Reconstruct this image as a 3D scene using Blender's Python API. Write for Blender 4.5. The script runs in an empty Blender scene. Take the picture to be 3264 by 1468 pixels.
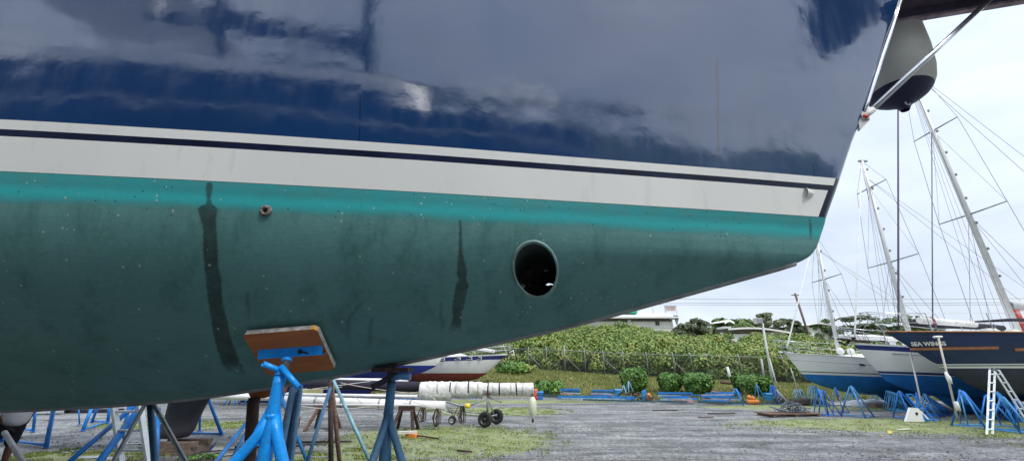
import bpy, bmesh, math, random
import numpy as np
from mathutils import Vector, Matrix, noise
random.seed(7); rng = np.random.default_rng(7)
SC = bpy.context.scene
COL = SC.collection
PI = math.pi

# ------------------------------------------------------------------ camera
FPX, EYE = 1180.0, 1.7
TH = math.atan((1180 - 734) / FPX)
cam_d = bpy.data.cameras.new('camera'); cam = bpy.data.objects.new('camera', cam_d); COL.objects.link(cam)
cam.location = (0, 0, EYE); cam.rotation_euler = (PI / 2 + TH, 0, 0)
cam_d.sensor_width = 36; cam_d.lens = FPX / 3264 * 36
cam_d.clip_start = 0.05; cam_d.clip_end = 3000
SC.camera = cam

# ------------------------------------------------------------------ sky and sun
SUN_EL, SUN_ROT = math.radians(54), math.radians(138)      # behind the photographer to the right, veiled by cloud
w = bpy.data.worlds.new('World'); SC.world = w; w.use_nodes = True
nt = w.node_tree; nt.nodes.clear(); N = nt.nodes.new; LK = nt.links.new
out = N('ShaderNodeOutputWorld'); bg = N('ShaderNodeBackground')
sky = N('ShaderNodeTexSky'); sky.sky_type = 'NISHITA'; sky.sun_disc = False
sky.sun_elevation = SUN_EL; sky.sun_rotation = SUN_ROT; sky.dust_density = 2.0
tc = N('ShaderNodeTexCoord'); mp = N('ShaderNodeMapping'); mp.inputs['Scale'].default_value = (1.0, 1.0, 2.6)
nz = N('ShaderNodeTexNoise'); nz.inputs['Scale'].default_value = 2.2; nz.inputs['Detail'].default_value = 8; nz.inputs['Roughness'].default_value = .52
nz.inputs['Distortion'].default_value = .35
cr = N('ShaderNodeValToRGB')
cr.color_ramp.elements[0].position = .34; cr.color_ramp.elements[0].color = (5.7, 6.4, 7.6, 1)
cr.color_ramp.elements[1].position = .66; cr.color_ramp.elements[1].color = (8.5, 9.15, 9.9, 1)
e = cr.color_ramp.elements.new(.5); e.color = (6.9, 7.6, 8.7, 1)
mx = N('ShaderNodeMixRGB'); mx.inputs[0].default_value = .82
LK(tc.outputs['Generated'], mp.inputs[0]); LK(mp.outputs[0], nz.inputs['Vector']); LK(nz.outputs['Fac'], cr.inputs[0])
sx_ = N('ShaderNodeSeparateXYZ'); LK(tc.outputs['Generated'], sx_.inputs[0])          # an overcast sky is brighter towards the zenith
mr_ = N('ShaderNodeMapRange'); mr_.inputs[1].default_value = 0; mr_.inputs[2].default_value = 1; mr_.inputs[3].default_value = .82; mr_.inputs[4].default_value = 1.62; LK(sx_.outputs[2], mr_.inputs[0])
vm_ = N('ShaderNodeVectorMath'); vm_.operation = 'SCALE'; LK(cr.outputs[0], vm_.inputs[0]); LK(mr_.outputs[0], vm_.inputs['Scale'])
LK(sky.outputs[0], mx.inputs[1]); LK(vm_.outputs[0], mx.inputs[2]); LK(mx.outputs[0], bg.inputs[0])
bg.inputs[1].default_value = 0.088
LK(bg.outputs[0], out.inputs[0])
sl = bpy.data.lights.new('sun', 'SUN'); sl.energy = 1.5; sl.angle = math.radians(14); sl.color = (1, .96, .9)
so = bpy.data.objects.new('sun', sl); COL.objects.link(so)
sd = Vector((math.sin(SUN_ROT) * math.cos(SUN_EL), math.cos(SUN_ROT) * math.cos(SUN_EL), math.sin(SUN_EL)))
so.rotation_euler = sd.to_track_quat('Z', 'Y').to_euler()
SC.view_settings.view_transform = 'Standard'; SC.view_settings.look = 'None'
SC.view_settings.exposure = 0.68; SC.view_settings.gamma = 1; SC.view_settings.use_curve_mapping = False
SC.render.engine = 'CYCLES'

# ------------------------------------------------------------------ pixel -> place helpers (photo measured at 3264 px wide)
_c, _s = math.cos(TH), math.sin(TH)
def ray(px, py):
    u, v = px - 1632, 734 - py
    return Vector((u, FPX * _c - v * _s, FPX * _s + v * _c))
def at(px, py, Y):
    r = ray(px, py); return r * (Y / r.y) + Vector((0, 0, EYE))
def gr(px, py, z=0.0):
    r = ray(px, py); return r * ((z - EYE) / r.z) + Vector((0, 0, EYE))

# ------------------------------------------------------------------ materials
def mat(name, col, rough=.6, metal=0, var=.15, vscale=6, bump=0, bscale=40, col2=None, spec=None, coat=0, stretch=None, dirt=None, dscale=1.5):
    m = bpy.data.materials.new(name); m.use_nodes = True
    t = m.node_tree; b = t.nodes['Principled BSDF']
    b.inputs['Roughness'].default_value = rough; b.inputs['Metallic'].default_value = metal
    if spec is not None: b.inputs['IOR'].default_value = spec
    if coat: b.inputs['Coat Weight'].default_value = coat; b.inputs['Coat Roughness'].default_value = .05
    c = t.nodes.new('ShaderNodeTexCoord'); mpn = t.nodes.new('ShaderNodeMapping')
    if stretch: mpn.inputs['Scale'].default_value = stretch
    t.links.new(c.outputs['Object'], mpn.inputs[0])
    n = t.nodes.new('ShaderNodeTexNoise'); n.inputs['Scale'].default_value = vscale; n.inputs['Detail'].default_value = 6
    t.links.new(mpn.outputs[0], n.inputs['Vector'])
    r = t.nodes.new('ShaderNodeValToRGB')
    lo = tuple(max(0, x * (1 - var)) for x in col[:3]) if col2 is None else tuple(col2[:3])
    hi = tuple(min(1, x * (1 + var)) for x in col[:3]) if col2 is None else tuple(col[:3])
    r.color_ramp.elements[0].position = .35; r.color_ramp.elements[0].color = (*lo, 1)
    r.color_ramp.elements[1].position = .65; r.color_ramp.elements[1].color = (*hi, 1)
    t.links.new(n.outputs['Fac'], r.inputs[0])
    last = r.outputs[0]
    if dirt:
        n2 = t.nodes.new('ShaderNodeTexNoise'); n2.inputs['Scale'].default_value = dscale; n2.inputs['Detail'].default_value = 9; n2.inputs['Roughness'].default_value = .7
        t.links.new(mpn.outputs[0], n2.inputs['Vector'])
        r2 = t.nodes.new('ShaderNodeValToRGB'); r2.color_ramp.elements[0].position = .56; r2.color_ramp.elements[1].position = .66
        t.links.new(n2.outputs['Fac'], r2.inputs[0])
        mm = t.nodes.new('ShaderNodeMixRGB'); t.links.new(r2.outputs[0], mm.inputs[0]); t.links.new(last, mm.inputs[1]); mm.inputs[2].default_value = (*dirt, 1)
        last = mm.outputs[0]
    t.links.new(last, b.inputs['Base Color'])
    if bump:
        n3 = t.nodes.new('ShaderNodeTexNoise'); n3.inputs['Scale'].default_value = bscale; n3.inputs['Detail'].default_value = 4
        t.links.new(mpn.outputs[0], n3.inputs['Vector'])
        bp = t.nodes.new('ShaderNodeBump'); bp.inputs['Strength'].default_value = bump; bp.inputs['Distance'].default_value = .02
        t.links.new(n3.outputs['Fac'], bp.inputs['Height']); t.links.new(bp.outputs[0], b.inputs['Normal'])
    return m

def leaf_mat(name, cols, rough=.55):
    """foliage: hue differs from leaf clump to leaf clump"""
    m = bpy.data.materials.new(name); m.use_nodes = True; t = m.node_tree; b = t.nodes['Principled BSDF']
    b.inputs['Roughness'].default_value = rough
    g = t.nodes.new('ShaderNodeNewGeometry'); c = t.nodes.new('ShaderNodeTexCoord')
    n = t.nodes.new('ShaderNodeTexNoise'); n.inputs['Scale'].default_value = .5; n.inputs['Detail'].default_value = 4
    t.links.new(c.outputs['Object'], n.inputs['Vector'])
    a = t.nodes.new('ShaderNodeMath'); a.operation = 'MULTIPLY_ADD'; a.inputs[1].default_value = .45
    t.links.new(g.outputs['Random Per Island'], a.inputs[0])
    s = t.nodes.new('ShaderNodeMath'); s.operation = 'MULTIPLY'; s.inputs[1].default_value = .55
    t.links.new(n.outputs['Fac'], s.inputs[0]); t.links.new(s.outputs[0], a.inputs[2])
    r = t.nodes.new('ShaderNodeValToRGB'); els = r.color_ramp.elements
    els[0].position = .12; els[0].color = (*cols[0], 1); els[1].position = .86; els[1].color = (*cols[-1], 1)
    for i, cc in enumerate(cols[1:-1]):
        e = els.new(.12 + .66 * (i + 1) / (len(cols) - 1)); e.color = (*cc, 1)
    t.links.new(a.outputs[0], r.inputs[0]); t.links.new(r.outputs[0], b.inputs['Base Color'])
    b.inputs['Subsurface Weight'].default_value = 0
    return m

BLUE = (.012, .19, .62); 
M = {}
M['blue'] = mat('bright_blue_paint', (.008, .32, .90), .33, var=.12, vscale=14, bump=.18, bscale=60, dirt=(.02, .20, .55), dscale=9)
M['blue_old'] = mat('worn_blue_paint', (.045, .14, .26), .6, var=.25, vscale=8, bump=.4, bscale=50, dirt=(.08, .075, .07), dscale=4)
M['blue_dull'] = mat('blue_stand_paint', (.02, .17, .46), .5, var=.25, vscale=5, dirt=(.10, .09, .09), dscale=3)
M['blue_far'] = mat('blue_stand_paint_far', (.012, .20, .62), .5, var=.2, vscale=5, dirt=(.03, .12, .3), dscale=3)
M['pale_far'] = mat('pale_blue_stand_paint', (.22, .42, .55), .6, var=.25, vscale=5, dirt=(.5, .55, .6), dscale=3)
M['rust'] = mat('rusty_brown_steel', (.055, .032, .028), .8, var=.4, vscale=12, bump=.5)
M['rust_o'] = mat('rusty_orange', (.30, .085, .03), .85, var=.4, vscale=10, bump=.4)
M['grey_steel'] = mat('galvanised_steel', (.28, .29, .30), .5, metal=.35, var=.25, vscale=9)
M['steel'] = mat('stainless_steel', (.62, .63, .66), .22, metal=.95, var=.08, vscale=9)
M['alu'] = mat('aluminium_ladder', (.84, .87, .88), .42, metal=.05, var=.15, vscale=9)
M['ply'] = mat('orange_painted_plywood', (.50, .165, .045), .75, var=.12, vscale=5, bump=.25, bscale=70, stretch=(1, 6, 1), dirt=(.36, .12, .045), dscale=6)
M['ply_edge'] = mat('plywood_edge_weathered', (.42, .38, .36), .85, var=.3, vscale=25, bump=.4, dirt=(.10, .08, .08), dscale=9)
M['ply_yellow'] = mat('yellow_paint_edge', (.75, .34, .03), .7, var=.2, vscale=18, dirt=(.6, .55, .5), dscale=12)
M['black_rubber'] = mat('black_rubber', (.018, .018, .022), .7, var=.3, vscale=9)
M['white'] = mat('white_gelcoat', (.80, .81, .80), .3, var=.03, vscale=3)
M['white_cloth'] = mat('white_cloth', (.72, .72, .70), .9, var=.10, vscale=6, bump=1.0, bscale=14, stretch=(1, 1, .5), dirt=(.50, .48, .45), dscale=5)
M['offwhite'] = mat('aged_white', (.62, .61, .57), .6, var=.12, vscale=5, dirt=(.42, .38, .33), dscale=4)
M['navy_boat'] = mat('navy_gelcoat', (.012, .030, .105), .22, var=.15, vscale=2)
M['navy_trim'] = mat('navy_stripe_paint', (.02, .035, .17), .4, var=.1)
M['blue_af'] = mat('blue_antifouling', (.01, .16, .50), .7, var=.15, vscale=2, dirt=(.01, .11, .36), dscale=1.5)
M['royal'] = mat('royal_blue_antifouling', (.02, .035, .30), .6, var=.15, vscale=2)
M['red_af'] = mat('red_brown_antifouling', (.26, .06, .045), .75, var=.2, vscale=3, dirt=(.18, .05, .04), dscale=3)
M['black_af'] = mat('black_antifouling', (.036, .042, .078), .7, var=.25, vscale=2)
M['teak'] = mat('varnished_teak', (.32, .12, .04), .5, var=.3, vscale=9)
M['orange_stripe'] = mat('orange_brown_stripe', (.40, .16, .075), .6, var=.15)
M['mast'] = mat('white_painted_spar', (.72, .72, .72), .4, var=.06, vscale=3)
M['wire'] = mat('stay_wire', (.10, .11, .12), .45, metal=.5, var=.1)
M['rope'] = mat('pale_rope', (.50, .46, .40), .9, var=.2, vscale=30)
M['rope_dark'] = mat('dark_rope', (.06, .045, .035), .9, var=.3, vscale=30)
M['glass'] = mat('dark_glass', (.02, .025, .03), .12, var=.1)
M['tyre'] = mat('tyre_rubber', (.022, .021, .022), .8, var=.3, vscale=14)
M['keel'] = mat('dark_grey_keel', (.075, .072, .09), .65, var=.15, vscale=3)
M['block'] = mat('timber_block', (.22, .16, .125), .9, var=.3, vscale=7, bump=.5, stretch=(1, 5, 5))
M['wood'] = mat('weathered_wood', (.16, .10, .075), .9, var=.35, vscale=8, bump=.5, stretch=(1, 1, 5))
M['yellow_plastic'] = mat('yellow_plastic', (.75, .55, .05), .5)
M['orange_plastic'] = mat('orange_plastic', (.72, .25, .06), .5, var=.2)
M['bin'] = mat('blue_bin_plastic', (.03, .25, .55), .45, var=.1)
M['red'] = mat('red_plastic', (.45, .05, .04), .5, var=.25)
M['fender'] = mat('cream_fender_vinyl', (.66, .68, .52), .45, var=.12, vscale=4, stretch=(6, 6, .6))
M['fender_grey'] = mat('grey_fender_cover', (.50, .49, .44), .85, var=.08, vscale=4, bump=.15, bscale=90)
M['fender_navy'] = mat('navy_fender_end', (.015, .018, .06), .6, var=.1)
M['build_white'] = mat('white_stucco', (.80, .80, .78), .9, var=.04, vscale=.6)
M['build_grey'] = mat('pale_grey_roof_sheet', (.62, .64, .66), .6, var=.04, vscale=.3)
M['green_sheet'] = mat('green_roof_sheet', (.03, .42, .18), .5, var=.15)
M['window_dark'] = mat('window_glass', (.05, .06, .07), .15)
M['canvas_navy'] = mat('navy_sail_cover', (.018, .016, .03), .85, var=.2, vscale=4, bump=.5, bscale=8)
M['trunk'] = mat('grey_bark', (.12, .10, .085), .95, var=.3, vscale=3, bump=.4)
M['skin'] = mat('brown_skin', (.18, .08, .045), .55, var=.08, vscale=5)
M['shirt'] = mat('white_shirt', (.72, .68, .72), .9, var=.08, vscale=6, bump=.5, bscale=12)
M['shorts'] = mat('black_shorts', (.012, .012, .018), .9, var=.3, vscale=6, bump=.5, bscale=12)
M['hair'] = mat('black_hair', (.01, .009, .008), .8)
M['leaf_yellow'] = mat('yellow_leaf', (.55, .42, .05), .7, var=.25, vscale=30)
M['leaf_bush'] = leaf_mat('clipped_bush_leaves', [(.03, .08, .02), (.08, .19, .03), (.20, .36, .06)])
M['leaf_hill'] = leaf_mat('hillside_leaves', [(.035, .085, .02), (.075, .15, .03), (.16, .25, .045), (.27, .36, .07), (.40, .25, .10)])
M['leaf_dark'] = leaf_mat('dark_tree_leaves', [(.06, .085, .045), (.10, .13, .065), (.18, .20, .10)])
M['leaf_pale'] = leaf_mat('pale_tree_leaves', [(.07, .10, .05), (.13, .17, .08), (.25, .28, .16)])
M['leaf_mid'] = leaf_mat('green_tree_leaves', [(.05, .09, .025), (.09, .16, .035), (.17, .24, .06)])
M['grass_blade'] = leaf_mat('bank_grass', [(.12, .11, .045), (.17, .20, .05), (.27, .30, .08), (.36, .31, .15)])
M['weed'] = leaf_mat('yard_weeds', [(.13, .16, .05), (.20, .26, .07), (.28, .34, .10)])

# ------------------------------------------------------------------ mesh builder
class MB:
    def __init__(self): self.v = []; self.f = []; self.smooth = []
    def add(self, vs, fs, smooth=False):
        o = len(self.v); self.v += [tuple(p) for p in vs]
        self.f += [tuple(i + o for i in f) for f in fs]; self.smooth += [smooth] * len(fs)
        return self
    def box(self, c, size, rot=None):
        x, y, z = size[0] / 2, size[1] / 2, size[2] / 2
        vs = [Vector(p) for p in ((-x, -y, -z), (x, -y, -z), (x, y, -z), (-x, y, -z), (-x, -y, z), (x, -y, z), (x, y, z), (-x, y, z))]
        if rot is not None:
            R = rot if isinstance(rot, Matrix) else Matrix.Rotation(rot, 3, 'Z')
            vs = [R @ p for p in vs]
        c = Vector(c)
        return self.add([p + c for p in vs], [(0, 3, 2, 1), (4, 5, 6, 7), (0, 1, 5, 4), (1, 2, 6, 5), (2, 3, 7, 6), (3, 0, 4, 7)])
    def beam(self, a, b, wd, ht, up=(0, 0, 1)):
        a, b = Vector(a), Vector(b); d = (b - a); L = d.length; x = d / L
        u = Vector(up); y = u.cross(x)
        if y.length < 1e-4: y = Vector((0, 1, 0)).cross(x)
        y.normalize(); z = x.cross(y)
        R = Matrix((x, y, z)).transposed()
        return self.box((a + b) / 2, (L, wd, ht), R)
    def tube(self, pts, r, n=8, caps=True, hollow=False):
        pts = [Vector(p) for p in pts]
        rs = [r] * len(pts) if not isinstance(r, (list, tuple)) else list(r)
        vs = []; prev = None
        for i, p in enumerate(pts):
            if i == 0: d = pts[1] - p
            elif i == len(pts) - 1: d = p - pts[i - 1]
            else: d = (pts[i + 1] - p).normalized() + (p - pts[i - 1]).normalized()
            d.normalize()
            if prev is None:
                u = d.cross(Vector((0, 0, 1)))
                if u.length < .05: u = d.cross(Vector((0, 1, 0)))
            else: u = prev - d * prev.dot(d)
            u.normalize(); prev = u; q = d.cross(u)
            for k in range(n):
                a = 2 * PI * k / n
                vs.append(p + (u * math.cos(a) + q * math.sin(a)) * rs[i])
        fs = [(i * n + k, i * n + (k + 1) % n, (i + 1) * n + (k + 1) % n, (i + 1) * n + k) for i in range(len(pts) - 1) for k in range(n)]
        self.add(vs, fs, n > 5)
        if caps:
            o = len(self.v) - len(vs)
            self.f.append(tuple(o + k for k in range(n))[::-1]); self.smooth.append(False)
            self.f.append(tuple(o + (len(pts) - 1) * n + k for k in range(n))); self.smooth.append(False)
        return self
    def lathe(self, prof, c=(0, 0, 0), n=24, axis=None, smooth=True):
        """prof: (radius, height) pairs along axis (default z)"""
        c = Vector(c); ax = Vector(axis).normalized() if axis is not None else Vector((0, 0, 1))
        u = ax.cross(Vector((0, 0, 1)));
        if u.length < .05: u = Vector((1, 0, 0))
        u.normalize(); q = ax.cross(u)
        vs = [c + ax * h + (u * math.cos(2 * PI * k / n) + q * math.sin(2 * PI * k / n)) * r for r, h in prof for k in range(n)]
        fs = [(i * n + k, i * n + (k + 1) % n, (i + 1) * n + (k + 1) % n, (i + 1) * n + k) for i in range(len(prof) - 1) for k in range(n)]
        return self.add(vs, fs, smooth)
    def prism(self, poly, h0, h1, xf=None):
        """2d polygon extruded; xf maps (u, v, h) to a point"""
        xf = xf or (lambda u, v, h: (u, v, h)); n = len(poly)
        vs = [xf(u, v, h0) for u, v in poly] + [xf(u, v, h1) for u, v in poly]
        fs = [tuple(range(n))[::-1], tuple(range(n, 2 * n))] + [(k, (k + 1) % n, n + (k + 1) % n, n + k) for k in range(n)]
        return self.add(vs, fs)
    def grid(self, P, smooth=True):
        """P[i][j] points"""
        r, c = len(P), len(P[0])
        return self.add([p for row in P for p in row], [(i * c + j, i * c + j + 1, (i + 1) * c + j + 1, (i + 1) * c + j) for i in range(r - 1) for j in range(c - 1)], smooth)
    def build(self, name, m, parent=None, off=None):
        me = bpy.data.meshes.new(name)
        vs = self.v
        if off is not None:
            off = Vector(off); vs = [(p[0] - off.x, p[1] - off.y, p[2] - off.z) for p in vs]
        me.from_pydata(vs, [], self.f); me.polygons.foreach_set('use_smooth', self.smooth)
        me.validate(); me.update()
        bm = bmesh.new(); bm.from_mesh(me); bmesh.ops.remove_doubles(bm, verts=bm.verts, dist=1e-5)
        bmesh.ops.recalc_face_normals(bm, faces=bm.faces); bm.to_mesh(me); bm.free()
        if m is not None: me.materials.append(m)
        o = bpy.data.objects.new(name, me); COL.objects.link(o); o.parent = parent
        return o

def arr_mesh(name, V, F, m, parent=None, smooth=False):
    me = bpy.data.meshes.new(name); V = np.asarray(V, np.float32); F = np.asarray(F, np.int32)
    me.vertices.add(len(V)); me.vertices.foreach_set('co', V.ravel())
    k = F.shape[1]; me.loops.add(F.size); me.loops.foreach_set('vertex_index', F.ravel())
    me.polygons.add(len(F)); me.polygons.foreach_set('loop_start', np.arange(len(F), dtype=np.int32) * k)
    me.polygons.foreach_set('use_smooth', np.full(len(F), smooth))
    me.update(calc_edges=True); me.materials.append(m)
    o = bpy.data.objects.new(name, me); COL.objects.link(o); o.parent = parent
    return o

def thing(name, label, cat, loc=(0, 0, 0), rz=0, group=None):
    o = bpy.data.objects.new(name, None); COL.objects.link(o); o.location = loc; o.rotation_euler = (0, 0, rz)
    o.empty_display_size = .2
    return tag(o, label, cat, group)
def tag(o, label=None, cat=None, group=None, kind=None):
    if label: o['label'] = label
    if cat: o['category'] = cat
    if group: o['group'] = group
    if kind or cat: o['kind'] = kind or 'thing'
    return o
KIDS = {}
def kids(o): return [c for c in bpy.data.objects if c.parent == o]
def copy_tree(o, loc=None, rz=None, scale=None, label=None, tilt=None, group=None, m=None):
    if o.name not in KIDS:
        KIDS[o.name] = [(c, kids(c)) for c in kids(o)]
    r = o.copy(); COL.objects.link(r)
    if loc is not None: r.location = loc
    if rz is not None: r.rotation_euler = (tilt[0] if tilt else 0, tilt[1] if tilt else 0, rz)
    if scale is not None: r.scale = scale if isinstance(scale, (tuple, list)) else (scale,) * 3
    if label: r['label'] = label
    if group: r['group'] = group
    for c, gs in KIDS[o.name]:
        d = c.copy(); COL.objects.link(d); d.parent = r
        if m is not None:
            d.material_slots[0].link = 'OBJECT'; d.material_slots[0].material = m
        for g in gs:
            h = g.copy(); COL.objects.link(h); h.parent = d
    return r

def quads(C, Nrm, size, aspect=1.0, droop=None):
    """leaf quads: centres C (n,3), approximate normals, sizes (n,) -> folded leaf of 2 quads sharing a spine"""
    n = len(C)
    Nrm = Nrm / (np.linalg.norm(Nrm, axis=1, keepdims=True) + 1e-9)
    r = rng.normal(size=(n, 3)); u = np.cross(Nrm, r); u /= np.linalg.norm(u, axis=1, keepdims=True) + 1e-9
    v = np.cross(Nrm, u); s = size[:, None]
    a, b = u * s * aspect, v * s * .5
    f = Nrm * s * .18
    V = np.stack([C - a * .5 + 0 * f, C - b + f, C + a * .5, C + b + f], 1).reshape(-1, 3)
    F = np.arange(4 * n).reshape(-1, 4)
    return V, F

# ------------------------------------------------------------------ the setting: yard
FENCE = [(-46., 41., 2.9), (-14., 40., 2.5), (0.25, 38.5, 1.80), (3.3, 37., 1.62), (9.2, 35., 1.2), (14.5, 32.8, .95), (20., 30.5, .72), (24., 29., .62), (40., 26.5, .55), (64., 24., .5)]
BASE = [(-46., 31.), (-14., 30.5), (0.3, 29.), (2.3, 28.2), (6., 26.2), (9.6, 24.6), (13.3, 21.9), (17., 23.), (20., 24.5), (26., 24.5), (40., 22.5), (64., 20.)]
def interp(tab, x, k=1):
    xs = [t[0] for t in tab]; return np.interp(x, xs, [t[k] for t in tab])
HILLH = [(-46, 8.1), (0, 7.7), (8, 7.1), (14, 6.5), (20., 5.3), (26, 5.1), (34, 4.4), (40, 3.8), (64, 3.2)]
def terr(x, y):
    """height of bank and hillside"""
    yb = interp(BASE, x); yf = interp(FENCE, x); zf = interp(FENCE, x, 2); zh = interp(HILLH, x)
    t = (y - yb) / max(.5, yf - yb)
    if t <= 0: return -0.02 + min(0, t * .2)
    if t < 1: return zf * (t ** .8)
    q = (y - yf)
    return zf + (zh * .35 - zf) * min(1, max(0, (q - 1) / 14)) + max(0, q - 14) * .02

# ground sheet
g = []
me_m = bpy.data.materials.new('wet_gravel'); me_m.use_nodes = True
t = me_m.node_tree; b = t.nodes['Principled BSDF']; nn = t.nodes.new; ll = t.links.new
geo = nn('ShaderNodeNewGeometry')
def noise_n(scale, detail=6, rough=.6, vec=None, dist=0):
    n = nn('ShaderNodeTexNoise'); n.inputs['Scale'].default_value = scale; n.inputs['Detail'].default_value = detail; n.inputs['Roughness'].default_value = rough
    n.inputs['Distortion'].default_value = dist
    ll(vec or geo.outputs['Position'], n.inputs['Vector']); return n
def ramp(src, stops):
    r = nn('ShaderNodeValToRGB'); els = r.color_ramp.elements
    els[0].position, els[0].color = stops[0][0], (*stops[0][1], 1); els[1].position, els[1].color = stops[-1][0], (*stops[-1][1], 1)
    for p, c in stops[1:-1]:
        e = els.new(p); e.color = (*c, 1)
    ll(src, r.inputs[0]); return r
def mixn(f, a, bb):
    m = nn('ShaderNodeMixRGB')
    for i, x in ((0, f), (1, a), (2, bb)):
        if hasattr(x, 'links'): ll(x, m.inputs[i])
        else: m.inputs[i].default_value = x if i == 0 else (*x, 1)
    return m
fine = noise_n(9, 12, .85); med = noise_n(1.1, 7, .65); big = noise_n(.16, 5, .55, dist=.4)
stone = ramp(fine.outputs['Fac'], [(.30, (.04, .041, .041)), (.5, (.165, .167, .168)), (.67, (.46, .46, .46))])
dark = ramp(med.outputs['Fac'], [(.35, (.60, .61, .61)), (.62, (1.2, 1.2, 1.18))])
mul = nn('ShaderNodeMixRGB'); mul.blend_type = 'MULTIPLY'; mul.inputs[0].default_value = 1; ll(stone.outputs[0], mul.inputs[1]); ll(dark.outputs[0], mul.inputs[2])
# worn wheel tracks and damp streaks running across the yard
mpt = nn('ShaderNodeMapping'); mpt.inputs['Scale'].default_value = (.22, 1.5, 1); mpt.inputs['Rotation'].default_value = (0, 0, .12); ll(geo.outputs['Position'], mpt.inputs[0])
trk = noise_n(1.1, 8, .72, vec=mpt.outputs[0], dist=.6)
trr = ramp(trk.outputs['Fac'], [(.40, (.50, .50, .50)), (.50, (1., 1., 1.)), (.64, (1.55, 1.55, 1.55))])
mul2 = nn('ShaderNodeMixRGB'); mul2.blend_type = 'MULTIPLY'; mul2.inputs[0].default_value = 1; ll(mul.outputs[0], mul2.inputs[1]); ll(trr.outputs[0], mul2.inputs[2]); mul = mul2
moss_n = noise_n(2.6, 9, .75)
# moss / weeds: broad patches (object has its own places where the yard is green)
sep = nn('ShaderNodeSeparateXYZ'); ll(geo.outputs['Position'], sep.inputs[0])
def blob(cx, cy, rx, ry, rot=0.0):
    """1 inside an elliptical patch, fading out"""
    mpn = nn('ShaderNodeMapping'); mpn.vector_type = 'TEXTURE'; mpn.inputs['Location'].default_value = (cx, cy, 0); mpn.inputs['Rotation'].default_value = (0, 0, rot); mpn.inputs['Scale'].default_value = (rx, ry, 1000)
    ll(geo.outputs['Position'], mpn.inputs[0])
    L = nn('ShaderNodeVectorMath'); L.operation = 'LENGTH'; ll(mpn.outputs[0], L.inputs[0])
    mr = nn('ShaderNodeMapRange'); mr.inputs[1].default_value = 1.25; mr.inputs[2].default_value = .3; ll(L.outputs['Value'], mr.inputs[0]); return mr.outputs[0]
def addn(a, bb, op='ADD'):
    m = nn('ShaderNodeMath'); m.operation = op
    for i, x in ((0, a), (1, bb)):
        if hasattr(x, 'links'): ll(x, m.inputs[i])
        else: m.inputs[i].default_value = x
    return m.outputs[0]
GREEN = [(-1.9, 11.2, 3.3, 2.8, 0), (-.6, 18.5, 3.2, 2.0, 0), (-3.6, 8.4, 2.0, 1.3, 0), (14.5, 13.6, 7.5, 2.2, -.15), (20, 11, 8, 2.4, -.2), (-9, 9.3, 1.6, .9, 0), (-11, 14, 3, 1.2, 0), (-4, 24, 12, 1.6, 0), (17, 20.5, 9, 1.7, 0)]
acc = None
for a in GREEN:
    x = blob(*a); acc = x if acc is None else addn(acc, x, 'MAXIMUM')
gm = addn(addn(acc, 1.0, 'MULTIPLY'), moss_n.outputs['Fac'], 'ADD')
gmask = ramp(gm, [(.98 if False else .86, (0, 0, 0)), (1.0, (.85, .85, .85))])
gcol = ramp(noise_n(7, 8, .8).outputs['Fac'], [(.35, (.09, .10, .04)), (.52, (.25, .30, .08)), (.7, (.42, .47, .15))])
c1 = mixn(gmask.outputs[0], mul.outputs[0], gcol.outputs[0])
ll(c1.outputs[0], b.inputs['Base Color'])
wet = noise_n(.55, 8, .7, dist=.8)
wr = ramp(wet.outputs['Fac'], [(.42, (.80, .80, .80)), (.58, (.24, .24, .24))])
ll(wr.outputs[0], b.inputs['Roughness'])
bp = nn('ShaderNodeBump'); bp.inputs['Strength'].default_value = .9; bp.inputs['Distance'].default_value = .045; ll(fine.outputs['Fac'], bp.inputs['Height'])
ll(bp.outputs[0], b.inputs['Normal'])
M['gravel'] = me_m
gv = MB()
xs = [-900, -200, -60, -30, -20] + list(np.arange(-16, 40, 1.0)) + [50, 70, 200, 900]
ys = [-900, -200, -60, -20, -8] + list(np.arange(0, 42, 1.0)) + [60, 200, 900]
P = [[(x, y, (noise.noise(Vector((x * .35, y * .5, 0))) * .012 + noise.noise(Vector((x * 1.1, y * 1.3, 5))) * .006 - .012) if abs(x) < 60 and abs(y) < 45 else -.03) for x in xs] for y in ys]
gv.grid(P)
tag(gv.build('ground', M['gravel']), 'wet grey gravel yard with mossy patches', None, None, 'structure')

# puddles: still water in the hollows
M['water'] = mat('puddle_water', (.10, .10, .10), .04, var=.1, spec=1.33)
def puddle(cx, cy, rx, ry, lab):
    mb = MB(); n = 90; pts = []
    for k in range(n):
        a = 2 * PI * k / n; rr = .8 + .9 * noise.noise(Vector((math.cos(a) * 2.5 + cx * 3, math.sin(a) * 2.5 + cy * 3, 1))) + .5 * noise.noise(Vector((math.cos(a) * 7 + cx, math.sin(a) * 7, 4)))
        pts.append((cx + rx * rr * math.cos(a), cy + ry * rr * math.sin(a), .004))
    mb.add(pts, [tuple(range(n))]); tag(mb.build('puddle_water', M['water']), lab, kind='structure')
for i, (px, py, rx, ry) in enumerate([(205, 1437, .45, .10), (250, 1437, .3, .07), (330, 1456, .8, .16), (400, 1462, .5, .1), (690, 1425, .8, .35), (760, 1445, .9, .25), (700, 1462, .6, .2), (900, 1440, .6, .14), (1010, 1455, .5, .1), (430, 1412, .7, .06), (1160, 1425, .5, .08), (980, 1415, .5, .07)]):
    p = gr(px, py); puddle(p.x, p.y, rx, ry, 'thin sheet of standing rain water on the gravel')

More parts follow.
